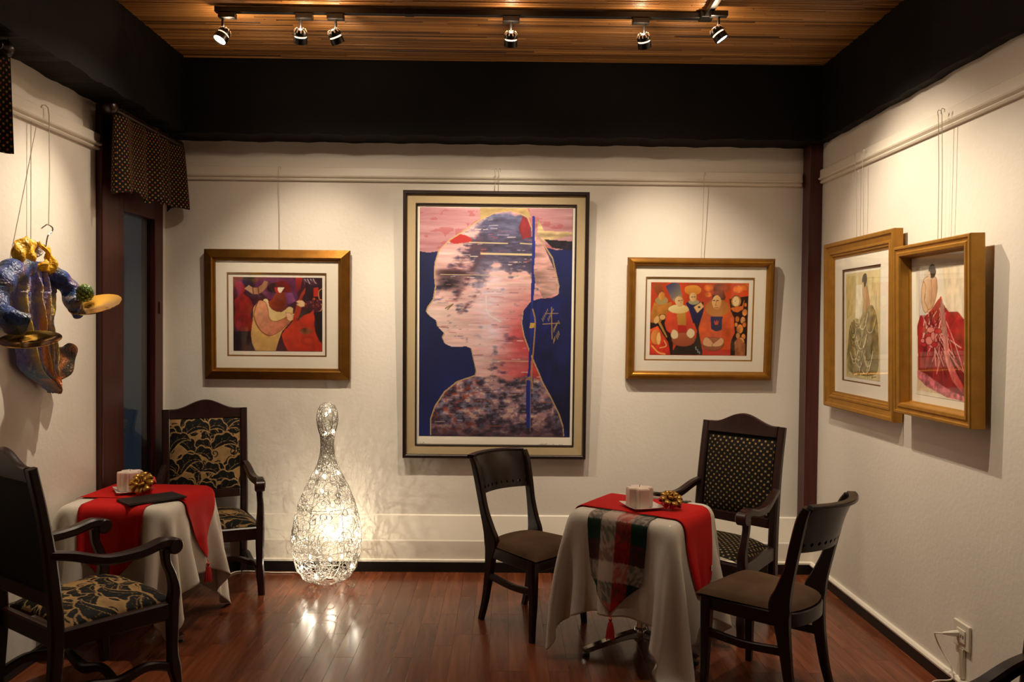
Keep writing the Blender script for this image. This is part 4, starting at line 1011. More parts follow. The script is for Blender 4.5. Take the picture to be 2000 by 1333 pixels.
mat_border(w0+.004, h0+.004, w0-.018, h0-.018, -.020, M['gold_frame3'], p3, 'gilt_fillet', th=.002).location = (cx0, 0, cz0)
backing(W3-.1, H3-.1, -.014, p3)
print_sheet(cv, 'printed_image', 885*k6x, 655*k6z, -.0152, M['print'], p3, (655-(325+983)/2)*k6z, ((350+1235)/2-800)*k6x)
pane(W3-.11, H3-.11, -.028, p3)
hang_wire(p3, H3/2, 2.69-1.722, -.022, (.0,))

# --- women in drapery on the right wall
def woman(w, h, box, paper, drape_cols, sm_figure, seed):
    cv = Canvas(w, h, (0, 0, 100, 170), paper)
    cv.a *= (.9+.2*fnoise(h, w, 6, 5, seed))[..., None]
    return cv
cv = woman(116, 200, None, 'd9c994', None, None, 3)
cv.poly([(5,5),(40,5),(38,60),(5,75)], 'cdb56f', 'e0d3a6', 0., .15); cv.poly([(60,10),(95,10),(95,60),(62,70)], 'd2c084', 'e2d6ac', .6, .15); cv.poly([(34,20),(52,20),(50,70),(30,80)], 'eee7cc', tex=.1)
skin = 'e3c9a0'
cv.poly([(52,26),(60,22),(66,28),(70,40),(72,52),(66,60),(60,64),(56,72),(52,66),(54,54),(56,44),(52,36)], 'd8b183', 'b0824f', 0., .1, sm=True, edge='6e5230')
cv.poly([(52,22),(50,12),(55,4),(62,4),(64,12),(62,20),(57,25)], '3a2c20', tex=.4, sm=True); cv.poly([(50,18),(54,16),(56,24),(52,27),(50,24)], 'd9b88a')
MD = cv.poly([(52,66),(60,62),(72,54),(82,56),(92,72),(97,110),(96,150),(80,163),(40,165),(12,160),(5,140),(8,110),(14,86),(30,74),(44,76)], '9a8a58', '7d744e', 1.2, .35, sm=True, sx=12, sy=18)
r = np.random.RandomState(5)
for k in range(46):
    x0_ = r.uniform(10, 60); y0_ = r.uniform(70, 150); wdt = r.uniform(14, 40); sag = r.uniform(8, 26); c_ = ('d8cc98','5a5236','efe6bf','6e5a34','a8452e' if k % 9 == 0 else '4a4a30')[k % 5]
    cv.line([(x0_, y0_), (x0_+wdt*.3, y0_+sag), (x0_+wdt*.7, y0_+sag*.9), (x0_+wdt, y0_-4)], c_, r.uniform(.8, 1.8), True, clip=MD)
for k in range(18): x0_ = r.uniform(5, 90); cv.line([(x0_, 150), (x0_+r.uniform(-12, 12), 168)], '8f8458', 1., True)
cv.line([(78,166),(90,164)], '4a4030', 1.)
p4 = picture('gold framed picture of a woman in green drapery on the right wall', (XR-.014, 4.60, 1.69), -PI/2, math.radians(1.0))
W4, H4 = .905, 1.02
frame_rails(W4, H4, [(0, .001), (0, .05), (.006, .056), (.022, .054), (.028, .046), (.055, .040), (.06, .044), (.07, .044), (.074, .036), (.084, .036), (.088, .028), (.1, .026), (.1, .001)], M['gold_frame3'], p4)
mat_border(W4-.19, H4-.19, .50, .675, -.022, M['mat_board'], p4)
mat_border(.505, .68, .485, .66, -.018, mat('russet_mat', '6e4218', .7), p4, 'inner_mat', th=.003)
backing(W4-.19, H4-.19, -.011, p4); print_sheet(cv, 'printed_image', .44, .62, -.0122, M['print'], p4); pane(W4-.19, H4-.19, -.026, p4)
hang_wire(p4, H4/2, 2.70-1.69, -.014, (.0, -.09))

cv = woman(124, 230, None, 'e6dcc6', None, None, 9)
cv.poly([(4,8),(30,8),(28,70),(6,80)], 'c9c2bd', 'ddd0b6', 0., .12); cv.poly([(52,6),(98,6),(96,90),(60,60)], 'dcc9a8', 'ece3cf', .4, .12); cv.poly([(2,120),(98,120),(98,165),(2,165)], 'cfae86', 'e2cfae', .8, .15)
cv.poly([(30,30),(36,22),(42,26),(42,36),(38,44),(34,56),(26,62),(20,58),(22,46),(24,36)], 'dcb893', 'b88a66', 0., .08, sm=True, edge='86603f'); cv.poly([(15,22),(22,16),(38,17),(42,24),(41,40),(36,52),(28,58),(20,58),(16,50),(19,38)], 'e6c8a4', 'b98f6b', .3, .08, sm=True, edge='7a5638'); cv.poly([(15,22),(11,36),(13,54),(18,62),(24,58),(17,46),(20,30)], 'd9b48c', sm=True, edge='7a5638'); cv.line([(31,20),(32,36),(30,52)], 'a37a56', 1.2, True)
cv.poly([(26,14),(26,5),(32,0.5),(38,3),(40,12),(36,18),(30,18)], '2e2018', tex=.4, sm=True); cv.poly([(25,10),(28,9),(30,16),(29,20),(26,17)], 'dcb893')
MD = cv.poly([(50,42),(54,52),(64,62),(80,62),(92,72),(97,92),(94,112),(90,124),(94,140),(99,154),(92,164),(72,166),(54,160),(36,152),(18,150),(4,138),(2,80),(8,66),(20,66),(30,60),(42,48)], 'a3181c', '7d0f16', 1.1, .4, sm=False, sx=10, sy=12)
r = np.random.RandomState(8)
for k in range(60):
    t = r.rand(); x0_ = 30+r.uniform(-18, 30); y0_ = 55+r.uniform(0, 30); x1_ = 8+r.rand()*88; y1_ = y0_+r.uniform(30, 75)
    c_ = ('d98a80','5a0a12','c23438','e8bcae','3a060c')[k % 5]; cv.line([(x0_, y0_), ((x0_+x1_)/2+r.uniform(-6, 6), (y0_+y1_)/2), (x1_, y1_)], c_, r.uniform(.8, 2.), True, clip=MD)
cv.poly([(50,44),(55,54),(62,90),(66,120),(80,140),(95,158),(90,162),(70,146),(58,124),(52,90),(48,60)], 'd59a8c', 'b5242a', 0., .4, clip=MD)
for k in range(10): cv.ell(r.uniform(5, 45), r.uniform(72, 105), r.uniform(4, 8), r.uniform(3, 6), ('b8242a','d8837a')[k % 2], clip=MD, edge='6a0d14')
cv.poly([(2,138),(20,142),(40,150),(70,160),(95,164),(95,170),(60,168),(20,158),(2,148)], 'c96a74', tex=.5, sx=20, sy=30)
p5 = picture('deep gold framed picture of a woman in red drapery on the right wall', (XR-.035, 3.735, 1.668), -PI/2, math.radians(1.4))
W5, H5 = .675, .845
frame_rails(W5, H5, [(0, .001), (0, .062), (.004, .068), (.014, .068), (.018, .062), (.03, .060), (.036, .066), (.05, .064), (.054, .056), (.058, .018), (.064, .012), (.064, .001)], M['gold_frame3'], p5)
backing(W5-.12, H5-.12, -.004, p5); print_sheet(cv, 'printed_image', .455, .64, -.0052, M['print'], p5); pane(W5-.12, H5-.12, -.010, p5)
hang_wire(p5, H5/2, 2.70-1.668, .0, (.0, -.03))

# ------------------------------------------------------------------ bowling pin lamp of curled wire
PX, PY = -1.128, 5.105
lamp = thing('bowling_pin_lamp', 'glowing bowling pin lamp of curled silver wire by the back wall', 'lamp', (PX, PY, 0))
prof = np.array([(.045, .004), (.095, .012), (.15, .04), (.19, .1), (.212, .18), (.22, .27), (.215, .35), (.198, .44), (.172, .53), (.135, .62), (.095, .70), (.062, .765), (.046, .83), (.041, .89), (.046, .95), (.06, 1.0), (.068, 1.05), (.064, 1.10), (.045, 1.145), (.012, 1.165)])
seg = np.concatenate([[0], np.cumsum(np.hypot(np.diff(prof[:, 0]), np.diff(prof[:, 1])))]); SL = seg[-1]
def pin(sv, th, k=1.): r = np.interp(sv, seg, prof[:, 0])*k; return (r*math.cos(th), r*math.sin(th), float(np.interp(sv, seg, prof[:, 1])))
mb = MB(); rs = np.random.RandomState(17)
for k in range(620):
    sv = rs.uniform(.02, SL-.02); th = rs.uniform(0, 2*PI); a = rs.uniform(0, 2*PI); n = rs.randint(30, 60); kap = rs.uniform(-60, 60); pts = []
    for i in range(n):
        r = max(np.interp(sv, seg, prof[:, 0]), .02); pts.append(pin(sv, th, 1+.012*math.sin(i*.7+k)))
        if rs.rand() < .12: kap = rs.uniform(-75, 75)
        a += kap*.009; sv += .009*math.sin(a); th += .009*math.cos(a)/r
        if sv < .01 or sv > SL-.01: a = -a; sv = min(max(sv, .01), SL-.01)
    mb.tube(pts, .0015, 3, False)
wm = mb.build('wire_mesh', M['wire'], lamp, smooth=True, fix=False, angle=0); wm['kind'] = 'stuff'
for k in range(6):
    mb = MB(); mb.tube([pin(sv, k*PI/3+.2, .985) for sv in np.linspace(.01, SL-.005, 60)], .0022, 5); mb.build('frame_rib', M['wire'], lamp, smooth=True, fix=False)
for z in (.06, .24, .5, .765, .95):
    sv = float(np.interp(z, prof[:, 1], seg)); mb = MB(); mb.tube([pin(sv, t, .985) for t in np.linspace(0, 2*PI, 49)], .0022, 5); mb.build('frame_ring', M['wire'], lamp, smooth=True, fix=False)
BUL = [(.215, -1.9, .90), (.205, -1.25, .92), (.30, -2.9, .93), (.33, -.25, .95), (.36, -1.45, .85), (.14, -2.3, .93), (.13, -.4, .95), (.09, -1.75, .9), (.5, -1.3, .9), (.45, -.5, .95), (.56, 2.0, .9), (.3, 1.6, .9), (.12, 1.2, .9), (.70, -1.6, .8), (.70, .6, .8), (.72, -2.6, .8), (.97, -1.57, .8), (.97, .8, .8), (1.09, -1.5, .7), (1.1, 1.5, .7)]
for k, (z, th, kk) in enumerate(BUL):
    r = float(np.interp(z, prof[:, 1], prof[:, 0]))*kk; p = (r*math.cos(th), r*math.sin(th), z)
    mb = MB(); mb.lathe([(.002, -.012), (.0065, -.008), (.008, 0), (.0065, .008), (.002, .012)], 10, M=Matrix.Translation(p)); mb.build('bulb', M['bulb'], lamp, smooth=True)
    if k in (0, 3, 5, 8, 11, 14, 18):
        pd = bpy.data.lights.new('bulb_glow', 'POINT'); pd.energy = 1.5; pd.color = (1., .86, .64); pd.shadow_soft_size = .002
        po = bpy.data.objects.new('bulb_glow', pd); C.objects.link(po); po.parent = lamp; po.location = (p[0]*.9, p[1]*.9, p[2])
mb = MB(); mb.tube(cr([(-.2, .12, .02), (-.27, .18, .006), (-.37, .175, .006), (-.46, .185, .006), (-.55, .2, .006), (-.64, .19, .006), (-.68, .12, .006), (-.75, .1, .006)], 6).tolist(), .004, 6); mb.build('power_cord', M['cord'], lamp, smooth=True)
mb = MB(); mb.tube(cr([(.12, -.1, .04), (.16, -.1, .02), (.185, -.12, .012), (.2, -.1, .02), (.185, -.085, .015), (.17, -.11, .01)], 6).tolist(), .0014, 4); mb.build('loose_wire', M['wire'], lamp, smooth=True)

# ------------------------------------------------------------------ jacket sculpture on the left wall
jk = thing('jacket_sculpture', 'painted blue and yellow jacket sculpture holding two brass plates on the left wall', 'sculpture', (XL+.004, 3.80, 1.31))
def JL(x, y, z): return (x-(XL+.004), y-3.80, z-1.31)
rows = [(3.65, 3.873, 1.945), (3.613, 3.939, 1.921), (3.598, 3.957, 1.882), (3.608, 3.969, 1.838), (3.618, 3.969, 1.78), (3.638, 3.95, 1.722), (3.664, 3.926, 1.663), (3.68, 3.938, 1.605), (3.688, 3.962, 1.552), (3.701, 3.993, 1.499), (3.733, 3.999, 1.452), (3.789, 3.999, 1.41), (3.87, 3.999, 1.367), (3.924, 3.967, 1.332), (3.936, 3.953, 1.312)]
R_ = cr(rows, 10); nu = 110; H_ = len(R_)
def mixc(a, b, t): return a*(1-t)+b*t
cB, cP, cG, cY, cO, cT, cD, cX = [np.array(lin(c)) for c in ('22407f', '3b2f6e', '5f6b2a', 'd2a51c', 'c8742e', '2f6f7c', '241a12', '0c1018')]
cYb0 = np.array(lin('c9a63a'))
nz = fnoise(H_, nu, 14, 8, 3); nz2 = fnoise(H_, nu, 30, 22, 8)
P = np.zeros((H_, nu, 3)); col = np.zeros((H_, nu, 3))
for i in range(H_):
    l_, r_, z_ = R_[i]; v = i/(H_-1)
    for j in range(nu):
        u = j/(nu-1); wob = .012*math.sin(v*14+.4)*(v > .25)
        fold = sum(A*math.exp(-((u-(c+.05*math.sin(v*7+c*9)))/w_)**2) for A, c, w_ in ((.035, .2, .05), (.04, .42, .045), (.03, .58, .03), (.04, .8, .06)))*min(1, v*3)*(1-.5*v)
        slit = -.05*math.exp(-((u-(.50+.03*math.sin(v*9)))/.022)**2)*(v > .06)*(v < .75)
        d = .03 + .085*math.sin(PI*min(max(u, 0), 1))**.7*(1-.35*v) + fold + slit + .012*(nz[i, j]-.5)
        P[i, j] = (max(d, .004), l_*(1-u)+r_*u + wob - 3.80, z_ - 1.31 + .012*(nz2[i, j]-.5))
        t = nz[i, j]; c = mixc(cB*1.6, cP*1.8, t)
        if nz2[i, j] > .62: c = mixc(c, np.array(lin('9a8a6a')), .5)
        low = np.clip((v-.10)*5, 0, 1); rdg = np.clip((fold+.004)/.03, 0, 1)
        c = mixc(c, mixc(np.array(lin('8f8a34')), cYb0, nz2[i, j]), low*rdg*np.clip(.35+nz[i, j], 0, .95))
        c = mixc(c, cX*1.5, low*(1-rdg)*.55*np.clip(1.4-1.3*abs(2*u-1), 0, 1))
        org = math.exp(-((u-.44-.04*math.sin(v*8))/.05)**2)*np.clip((v-.2)*4, 0, 1); c = mixc(c, cO*1.2, .85*org*np.clip(.5+nz2[i, j], 0, 1))
        if v > .68: c = mixc(c, cT*1.4 if u < .4 else np.array(lin('4a3626')), np.clip((v-.68)*7, 0, .75)*(.3+.7*nz[i, j]))
        if v > .82: c = mixc(c, cO*1.1, .8*(1-abs(2*u-1))*np.clip(nz2[i, j]*1.6, 0, 1))
        if slit < -.02: c = mixc(c, cX, .9)
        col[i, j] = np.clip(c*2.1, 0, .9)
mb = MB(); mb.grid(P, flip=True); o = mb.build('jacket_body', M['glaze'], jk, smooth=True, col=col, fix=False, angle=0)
md = o.modifiers.new('thick', 'SOLIDIFY'); md.thickness = .006; md.offset = -1
# curled hem flap
fl = [(3.919, 1.569), (3.938, 1.545), (3.982, 1.54), (4.02, 1.542), (4.04, 1.559), (4.079, 1.548), (4.099, 1.515), (4.085, 1.452), (4.046, 1.398), (3.981, 1.368), (3.956, 1.356), (3.882, 1.402), (3.835, 1.451)]
cen = np.array([3.95, 1.46]); ring = np.array(fl); ring = cr(ring, 4, True); nr = 12
P = []; colr = []
for k in range(nr+1):
    t = k/nr
    for q in ring:
        p = cen*(1-t)+q*t; d = .05 + .05*t*t*np.clip((q[0]-3.9)/.2, 0, 1) + .008*math.sin(20*p[0]+33*p[1]); nn = .5+.5*math.sin(p[0]*60+math.sin(p[1]*50)*2)
        P.append((d, p[0]-3.80, p[1]-1.31)); colr.append(mixc(mixc(cD*1.6, np.array(lin('5a3a22')), nn), cO*.8, .6*np.clip(nn*1.6-.9+.5*(1-t), 0, 1)))
P = np.array(P).reshape(nr+1, len(ring), 3); P = np.concatenate([P, P[:, :1]], 1); colr = np.array(colr).reshape(nr+1, len(ring), 3); colr = np.concatenate([colr, colr[:, :1]], 1)
mb = MB(); mb.grid(P); o = mb.build('hem_flap', M['glaze'], jk, smooth=True, col=colr, fix=True, angle=0); md = o.modifiers.new('thick', 'SOLIDIFY'); md.thickness = .006
def sleeve(ctrl, name):
    q = cr(ctrl, 12); mb = MB(); n = 26; N_ = len(q)
    mb.tube([JL(*p[:3]) for p in q], [p[3] for p in q], n, True)
    V_ = np.array(mb.v); cen_ = np.repeat(np.array([JL(*p[:3]) for p in q]), n, 0)
    wob = 1 + .10*np.sin(V_[:, 1]*38+V_[:, 2]*52+1.3*np.sin(V_[:, 0]*40)) + .06*np.sin(V_[:, 2]*95-V_[:, 1]*40)
    V_ = cen_ + (V_-cen_)*wob[:, None]; mb.v = [tuple(v) for v in V_]
    nz = .5+.5*np.sin(V_[:, 1]*46+np.sin(V_[:, 2]*37)*2.2); nz2 = .5+.5*np.sin(V_[:, 2]*63+V_[:, 0]*80+2*np.sin(V_[:, 1]*29))
    c = mixc(cB[None]*1.2, cP[None]*1.4, nz[:, None]); c = mixc(c, cT[None], (.7*nz2*nz)[:, None]); c = mixc(c, cX[None], (.7*np.clip(nz2*3-2, 0, 1))[:, None]); c = mixc(c, np.array(lin('9a7a4a'))[None], (.5*np.clip(nz*4-3.2, 0, 1))[:, None])
    return mb.build(name, M['glaze'], jk, smooth=True, col=c, angle=0)
sleeve([(-2.20, 3.68, 1.915, .05), (-2.18, 3.56, 1.89, .054), (-2.165, 3.455, 1.835, .052), (-2.155, 3.40, 1.765, .046), (-2.13, 3.365, 1.70, .05), (-2.07, 3.36, 1.672, .055), (-2.02, 3.395, 1.655, .05)], 'sleeve')
sleeve([(-2.20, 3.84, 1.91, .045), (-2.165, 3.925, 1.865, .048), (-2.13, 3.945, 1.805, .046), (-2.09, 3.89, 1.745, .036), (-2.05, 3.85, 1.70, .024)], 'sleeve')
def dish(c, nrm, r, name='plate'):
    q = Vector((0, 0, 1)).rotation_difference(Vector(nrm).normalized()).to_matrix().to_4x4(); T = Matrix.Translation(JL(*c)) @ q
    mb = MB(); mb.lathe([(.002, .0), (r*.28, .001), (r*.34, .006), (r*.95, .014), (r, .018), (r, .021), (r*.93, .018), (r*.34, .010), (r*.27, .005), (.002, .004)], 40, M=T); return mb.build(name, M['gold_mirror'], jk, smooth=True)
dish((-1.995, 3.375, 1.575), (.06, -.27, .95), .118); dish((-1.99, 3.905, 1.735), (-.06, -.43, .9), .12)
mb = MB(); cc = Vector((-2.035, 3.885, 1.805)); ca = []
for k in range(70):
    ph = math.acos(1-2*(k+.5)/70); th = k*2.39996; n = Vector((math.sin(ph)*math.cos(th), math.sin(ph)*math.sin(th), math.cos(ph))); p = cc + Vector((n.x*.033, n.y*.033, n.z*.036))
    up_ = (Vector((0,0,1))-n*n.z); up_ = up_.normalized() if up_.length > .05 else Vector((1,0,0)); sd = n.cross(up_)
    b = [p - sd*.011 - up_*.006, p + sd*.011 - up_*.006, p + sd*.008 + up_*.008 + n*.004, p + up_*.016 + n*.008, p - sd*.008 + up_*.008 + n*.004, p + n*.007]
    mb.add([JL(*v) for v in b], [(0,1,5), (1,2,5), (2,3,5), (3,4,5), (4,0,5)]); ca += [np.array(lin('2f4a22'))*.7]*2 + [np.array(lin('6f8a3a'))]*3 + [np.array(lin('44602c'))]
mb.lathe([(.01, -.03), (.028, -.02), (.031, 0), (.026, .02), (.01, .03)], 12, M=Matrix.Translation(JL(*cc))); ca += [np.array(lin('1f2c14'))]*60
mb.build('artichoke', M['glaze'], jk, col=np.array(ca), fix=False)
def sheet(ring, d0, d1, cA, cB_, name, seed):
    ring = cr(np.array(ring), 4, True); cen = ring.mean(0); nr = 8; P = []; co = []; r = np.random.RandomState(seed)
    for k in range(nr+1):
        t = k/nr
        for i, q in enumerate(ring):
            p = cen*(1-t)+q*t; d = d1*(1-t**3)+d0*t**3 + .016*math.sin(p[0]*75+seed)*math.sin(p[1]*38+seed); P.append((d, p[0]-3.80, p[1]-1.31)); nn = .5+.5*math.sin(p[0]*80+math.sin(p[1]*70)*2); co.append(mixc(cA, cB_, nn*.6*t))
    P = np.array(P).reshape(nr+1, -1, 3); co = np.array(co).reshape(nr+1, -1, 3); P = np.concatenate([P, P[:, :1]], 1); co = np.concatenate([co, co[:, :1]], 1)
    mb = MB(); mb.grid(P); o = mb.build(name, M['glaze'], jk, smooth=True, col=co, angle=0); md = o.modifiers.new('thick', 'SOLIDIFY'); md.thickness = .008
    return o
cYb = np.array(lin('edb912')); cYo = np.array(lin('b8741c'))
sheet([(3.646, 2.055), (3.583, 2.027), (3.542, 1.992), (3.562, 1.939), (3.624, 1.905), (3.689, 1.937), (3.726, 1.951), (3.70, 1.987), (3.70, 2.032)], .115, .135, cYb, cYo, 'collar', 3)
sheet([(3.733, 2.039), (3.802, 2.017), (3.825, 1.986), (3.848, 1.955), (3.872, 1.917), (3.86, 1.877), (3.801, 1.899), (3.744, 1.902), (3.716, 1.926), (3.767, 1.962), (3.784, 2.002)], .12, .14, cYb, cYo, 'collar', 6)
sheet([(3.70, 2.03), (3.745, 2.047), (3.80, 2.02), (3.79, 1.986), (3.75, 1.96), (3.71, 1.98)], .09, .075, np.array(lin('b9a9a6')), np.array(lin('8a7f88')), 'neck_lining', 4)
mb = MB(); mb.tube(cr([JL(-2.16, y, z) for y, z in [(3.775, 2.02), (3.792, 2.071), (3.826, 2.095), (3.83, 2.115), (3.792, 2.124), (3.764, 2.112), (3.741, 2.1)]], 6).tolist(), .0035, 6); mb.build('hanger_hook', M['chrome'], jk, smooth=True)
mb = MB(); mb.tube([JL(-2.16, 3.80, 2.122), JL(-2.20, 3.88, 2.4), JL(-2.245, 3.955, 2.68), JL(-2.25, 3.955, 2.716), JL(-2.258, 3.945, 2.726), JL(-2.264, 3.93, 2.722), JL(-2.266, 3.925, 2.708)], .0025, 6)
mb.build('hanging_wire', M['steel'], jk, smooth=True)
mb = MB(); mb.tube([JL(-2.275, 3.852, 2.03), JL(-2.275, 3.856, 2.63)], .0018, 6); mb.build('hanging_wire', M['steel'], jk, smooth=True)

# ------------------------------------------------------------------ curtain valances on wooden poles
def valance(label, y0, y1, seed, zt=2.855, zb=2.40):
    root = thing('curtain_valance', label, 'curtain', (XL+.14, y0, zb), 0, 'short dotted valances'); r = np.random.RandomState(seed)
    Lg = y1-y0; n = int(Lg*170); m_ = 22; P = []; UV = []; ph = r.uniform(0, 6, 3); arc = 0; prev = None
    for i in range(n+1):
        s_ = Lg*i/n; f = .6*math.sin(s_*34+ph[0]+.8*math.sin(s_*11+ph[1]))+.4*math.sin(s_*19+ph[2])
        if prev is not None: arc += math.hypot(Lg/n, .03*(f-prev))
        prev = f; col_ = []; uv_ = []
        for j in range(m_+1):
            t = j/m_; a = .016+.034*t**.8; z = (zt-zb)*(1-t) - .018*math.sin(s_*19+ph[1])*t - .01*math.sin(s_*44)*t + (.04 if False else 0)
            if t < .06: a *= .7
            col_.append((f*a + .012*t, s_ + (.02*(t-.0) if i == 0 else 0), z)); uv_.append((arc*1.25, z))
        P.append(col_); UV.append(uv_)
    mb = MB(); mb.grid(np.array(P)); o = mb.build('curtain_cloth', M['curtain'], root, smooth=True, uv=np.array(UV), fix=False, angle=0)
    mb = MB()
    for k in range(60):
        s_ = r.uniform(0, Lg); p = (r.uniform(-.012, .012), s_, zt-zb+r.uniform(0, .01)); mb.tube([p, (p[0]+r.uniform(-.01, .01), p[1]+r.uniform(-.015, .015), p[2]+r.uniform(.005, .02))], .0022, 4)
    gh = mb.build('gathered_heading', M['black_cloth'], root); gh['kind'] = 'stuff'
    return root
def rod(label, y0, y1, f0=True, f1=True):
    root = thing('curtain_rod', label, 'curtain rod', (XL+.14, y0, 2.835), 0, 'wooden curtain rods')
    T = Matrix.Rotation(-PI/2, 4, 'X'); Lg = y1-y0
    mb = MB(); mb.lathe([(.014, 0), (.014, Lg)], 16, M=T); mb.build('pole', M['brown_wood'], root, smooth=True)
    for on, e, s_ in ((f0, 0, -1), (f1, Lg, 1)):
        if not on: continue
        mb = MB(); pr = [(.014, 0), (.022, .006), (.022, .012), (.015, .018), (.016, .022), (.030, .034), (.037, .052), (.035, .07), (.022, .086), (.004, .092)]
        mb.lathe([(r, e+s_*d) for r, d in pr], 18, M=T); mb.build('finial', M['brown_wood'], root, smooth=True)
    mb = MB(); mb.box(-.138, .0, .05, .075, -.008, .008, .002); mb.build('bracket', M['brown_wood'], root)
    return root
valance('dark valance dotted with gold hanging over the corner door', 4.40, 5.335, 2)
rod('dark curtain pole with a round end above the corner door', 4.43, 5.33, True, False)
valance('dark dotted valance at the far left edge of the picture', 2.6, 3.49, 5)
rod('dark curtain pole whose round end shows at the left edge', 2.55, 3.40, False, True)

# ------------------------------------------------------------------ things on the tables
ZS = TZ + .0095
def saucer(label, loc, rz, w=.17):
    mb = MB(); n = 20; U, V = np.meshgrid(np.linspace(-1, 1, n), np.linspace(-1, 1, n)); r = np.maximum(np.abs(U), np.abs(V)); cr_ = (np.abs(U)*np.abs(V))**3
    Z = .003 + .014*np.clip((r-.62)/.38, 0, 1)**1.3*(1+.35*cr_)
    mb.grid(np.stack([U*w/2*(1+.04*cr_), V*w/2*(1+.04*cr_), Z], -1)); o = mb.build('saucer', M['china'], smooth=True, fix=False, angle=0)
    md = o.modifiers.new('thick', 'SOLIDIFY'); md.thickness = .003; md.offset = -1
    o.location = loc; o.rotation_euler = (0, 0, rz); return tag(o, label, 'saucer', 'square white saucers')
def candle(label, loc, rz, h=.1, r=.06):
    root = thing('pillar_candle', label, 'candle', loc, rz, 'star shaped pillar candles')
    star = [(r*(1 if k % 2 == 0 else .62)*math.cos(k*PI/4), r*(1 if k % 2 == 0 else .62)*math.sin(k*PI/4)) for k in range(8)]
    sq = []
    for k in range(4):   # two crossed squares: a blunt four-lobed prism
        a = k*PI/2; c, s_ = math.cos(a), math.sin(a)
        for x, y in ((r*.98, -r*.42), (r*.98, r*.42), (r*.52, r*.52)): sq.append((x*c-y*s_, x*s_+y*c))
    bm = bmesh.new(); vb = [bm.verts.new((x, y, 0)) for x, y in sq]; f = bm.faces.new(vb); ex = bmesh.ops.extrude_face_region(bm, geom=[f]); tv = [v for v in ex['geom'] if isinstance(v, bmesh.types.BMVert)]
    for v in tv: v.co.z = h
    bmesh.ops.bevel(bm, geom=list(bm.edges), offset=.004, segments=2, affect='EDGES'); bmesh.ops.recalc_face_normals(bm, faces=bm.faces)
    me = bpy.data.meshes.new('wax_body'); bm.to_mesh(me); bm.free(); me.materials.append(M['wax']); o = bpy.data.objects.new('wax_body', me); C.objects.link(o); o.parent = root
    mb = MB(); mb.tube([(0, 0, h-.002), (.001, 0, h+.008), (.003, .001, h+.014)], .0013, 6); mb.build('wick', M['black_cloth'], root)
    return root
def bow(label, loc, rz, sc, axis_tilt):
    root = thing('ribbon_bow', label, 'bow', loc, rz, 'gold and red ribbon bows'); T = Matrix.Rotation(axis_tilt, 4, 'X'); ctr = Vector((0, 0, .052*sc/.06))
    def loop(ang, el, L, wd, material, name):
        d = Vector((math.cos(ang)*math.cos(el), math.sin(ang)*math.cos(el), math.sin(el))); sd = d.cross(Vector((0, 0, 1))); sd = sd.normalized() if sd.length > .1 else Vector((1, 0, 0)); nn = sd.cross(d)
        P = []
        for i in range(15):
            t = i/14; a = t*2*PI; x = L*.5*(1-math.cos(a)); y = L*.2*math.sin(a)*(.35+.65*math.sin(PI*t)); w_ = wd*(.25+.75*math.sin(PI*t))
            c = ctr + T.to_3x3() @ (d*x + nn*y); P.append([c - T.to_3x3() @ (sd*w_), c + T.to_3x3() @ (sd*w_)])
        mb = MB(); mb.grid(np.array([[tuple(v) for v in r] for r in P])); o = mb.build(name, material, root, smooth=True, fix=False, angle=0); md = o.modifiers.new('thick', 'SOLIDIFY'); md.thickness = .0012
    for k in range(8): loop(k*PI/4, .25, sc*.95, sc*.26, M['gold_ribbon'], 'gold_loop')
    for k in range(5): loop(k*2*PI/5+.3, .95, sc*.75, sc*.22, M['gold_ribbon'], 'gold_loop')
    for k in range(6): loop(k*PI/3+.5, -.25, sc*1.0, sc*.3, M['red_ribbon'], 'red_loop')
    mb = MB(); mb.lathe([(.002, -.012), (.01, -.008), (.013, 0), (.01, .008), (.002, .012)], 12, M=Matrix.Translation(ctr + T.to_3x3() @ Vector((0, 0, .03)))); mb.build('knot', M['gold_mirror'], root, smooth=True)
    return root
saucer('white square saucer under the candle on the tartan runner table', (.715, 4.045, ZS), .3)
candle('pale star shaped candle on the tartan runner table', (.70, 4.05, ZS+.005), .25, .1, .066)
bow('gold and red ribbon bow beside the candle on the tartan runner table', (.855, 4.015, ZS-.004), .2, .06, 0.5)
saucer('white square saucer under the candle on the left table', (-2.01, 4.325, ZS), .55)
candle('pale star shaped candle half hidden by a bow on the left table', (-2.03, 4.34, ZS+.005), .78, .105, .062)
bow('gold and red ribbon bow in front of the candle on the left table', (-1.925, 4.255, ZS), .0, .068, .9)
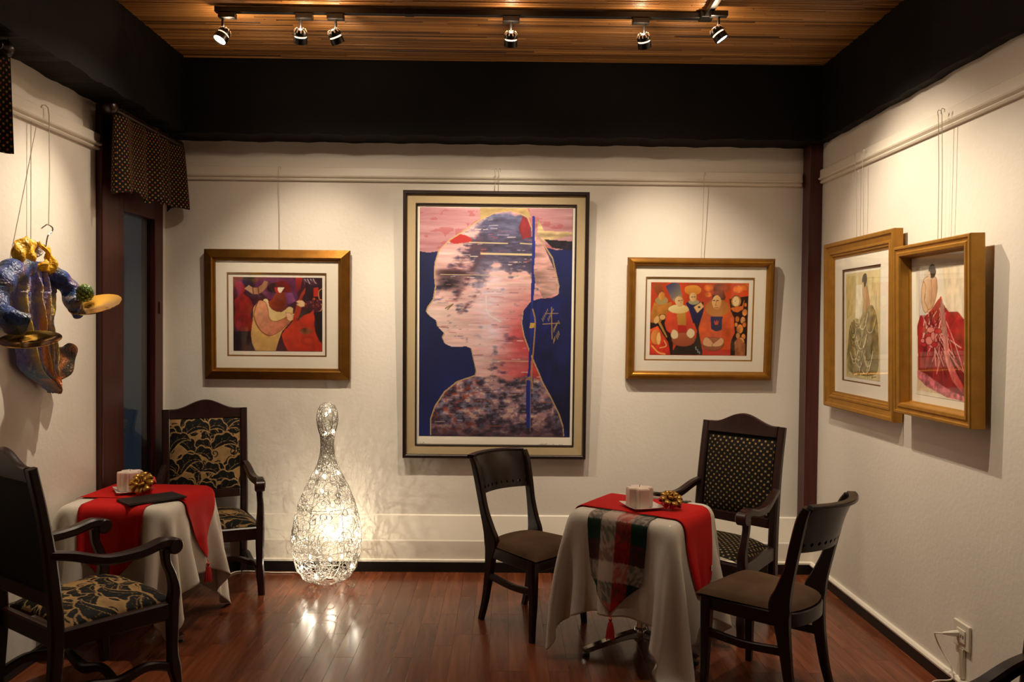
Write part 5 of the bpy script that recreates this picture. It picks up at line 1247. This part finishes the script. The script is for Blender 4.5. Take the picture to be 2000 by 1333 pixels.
mf = thing('menu_folder', 'closed black menu folder lying on the left table', 'menu', (-1.825, 4.135, ZS+.001), math.atan2(.2, .215)-.0)
q = [(-1.989, 4.1), (-1.873, 3.985), (-1.66, 4.185), (-1.785, 4.297)]; c_, s_ = math.cos(-mf.rotation_euler[2]), math.sin(-mf.rotation_euler[2])
loc4 = [((x+1.825)*c_-(y-4.135)*s_, (x+1.825)*s_+(y-4.135)*c_) for x, y in q]
for nm, z0, z1, k in (('cover', 0, .003, 1.), ('pages', .003, .006, .96), ('cover', .006, .009, 1.)):
    mb = MB(); mb.prism([(x*k, y*k) for x, y in loc4], 'z', z0, z1); mb.build(nm, M['menu'] if nm == 'cover' else M['linen'], mf)

# ------------------------------------------------------------------ socket and cables on the right wall
so = thing('wall_socket', 'white wall socket with a plug low on the right wall', 'socket', (XR, 3.565, .285))
mb = MB(); mb.box(-.014, -.001, -.062, .062, -.058, .058, .004); mb.build('face_plate', M['plastic'], so)
mb = MB(); mb.box(-.020, -.014, -.038, .026, -.03, .03, .002); mb.build('insert', M['plastic'], so)
for dy in (-.008, .008):
    mb = MB(); mb.box(-.0208, -.0196, dy-.022, dy-.016, -.008, .008); mb.build('pin_slot', M['black_metal'], so)
mb = MB(); swept(mb, [(-.02, .012, .004, .012, .012), (-.045, .014, .003, .011, .011), (-.062, .022, 0, .008, .008), (-.08, .03, -.003, .005, .005)], (0,0,1)); mb.build('plug', M['plastic'], so, smooth=True)
mb = MB(); mb.tube(cr([(-.078, .029, -.003), (-.1, .05, -.01), (-.085, .085, -.03), (-.06, .1, -.08), (-.04, .09, -.12), (-.025, .06, -.16), (-.03, .03, -.2), (-.05, .02, -.215), (-.1, .06, -.24), (-.14, .02, -.272), (-.2, -.1, -.28), (-.24, -.4, -.28)], 8).tolist(), .0035, 6); mb.build('cord', M['cord'], so, smooth=True)
mb = MB(); mb.box(XR-.016, XR-.001, 3.545, 3.572, .09, .226, .002); o = mb.build('cable_trunking', M['plastic']); tag(o, 'white cable trunking running down from the wall socket', 'trunking')
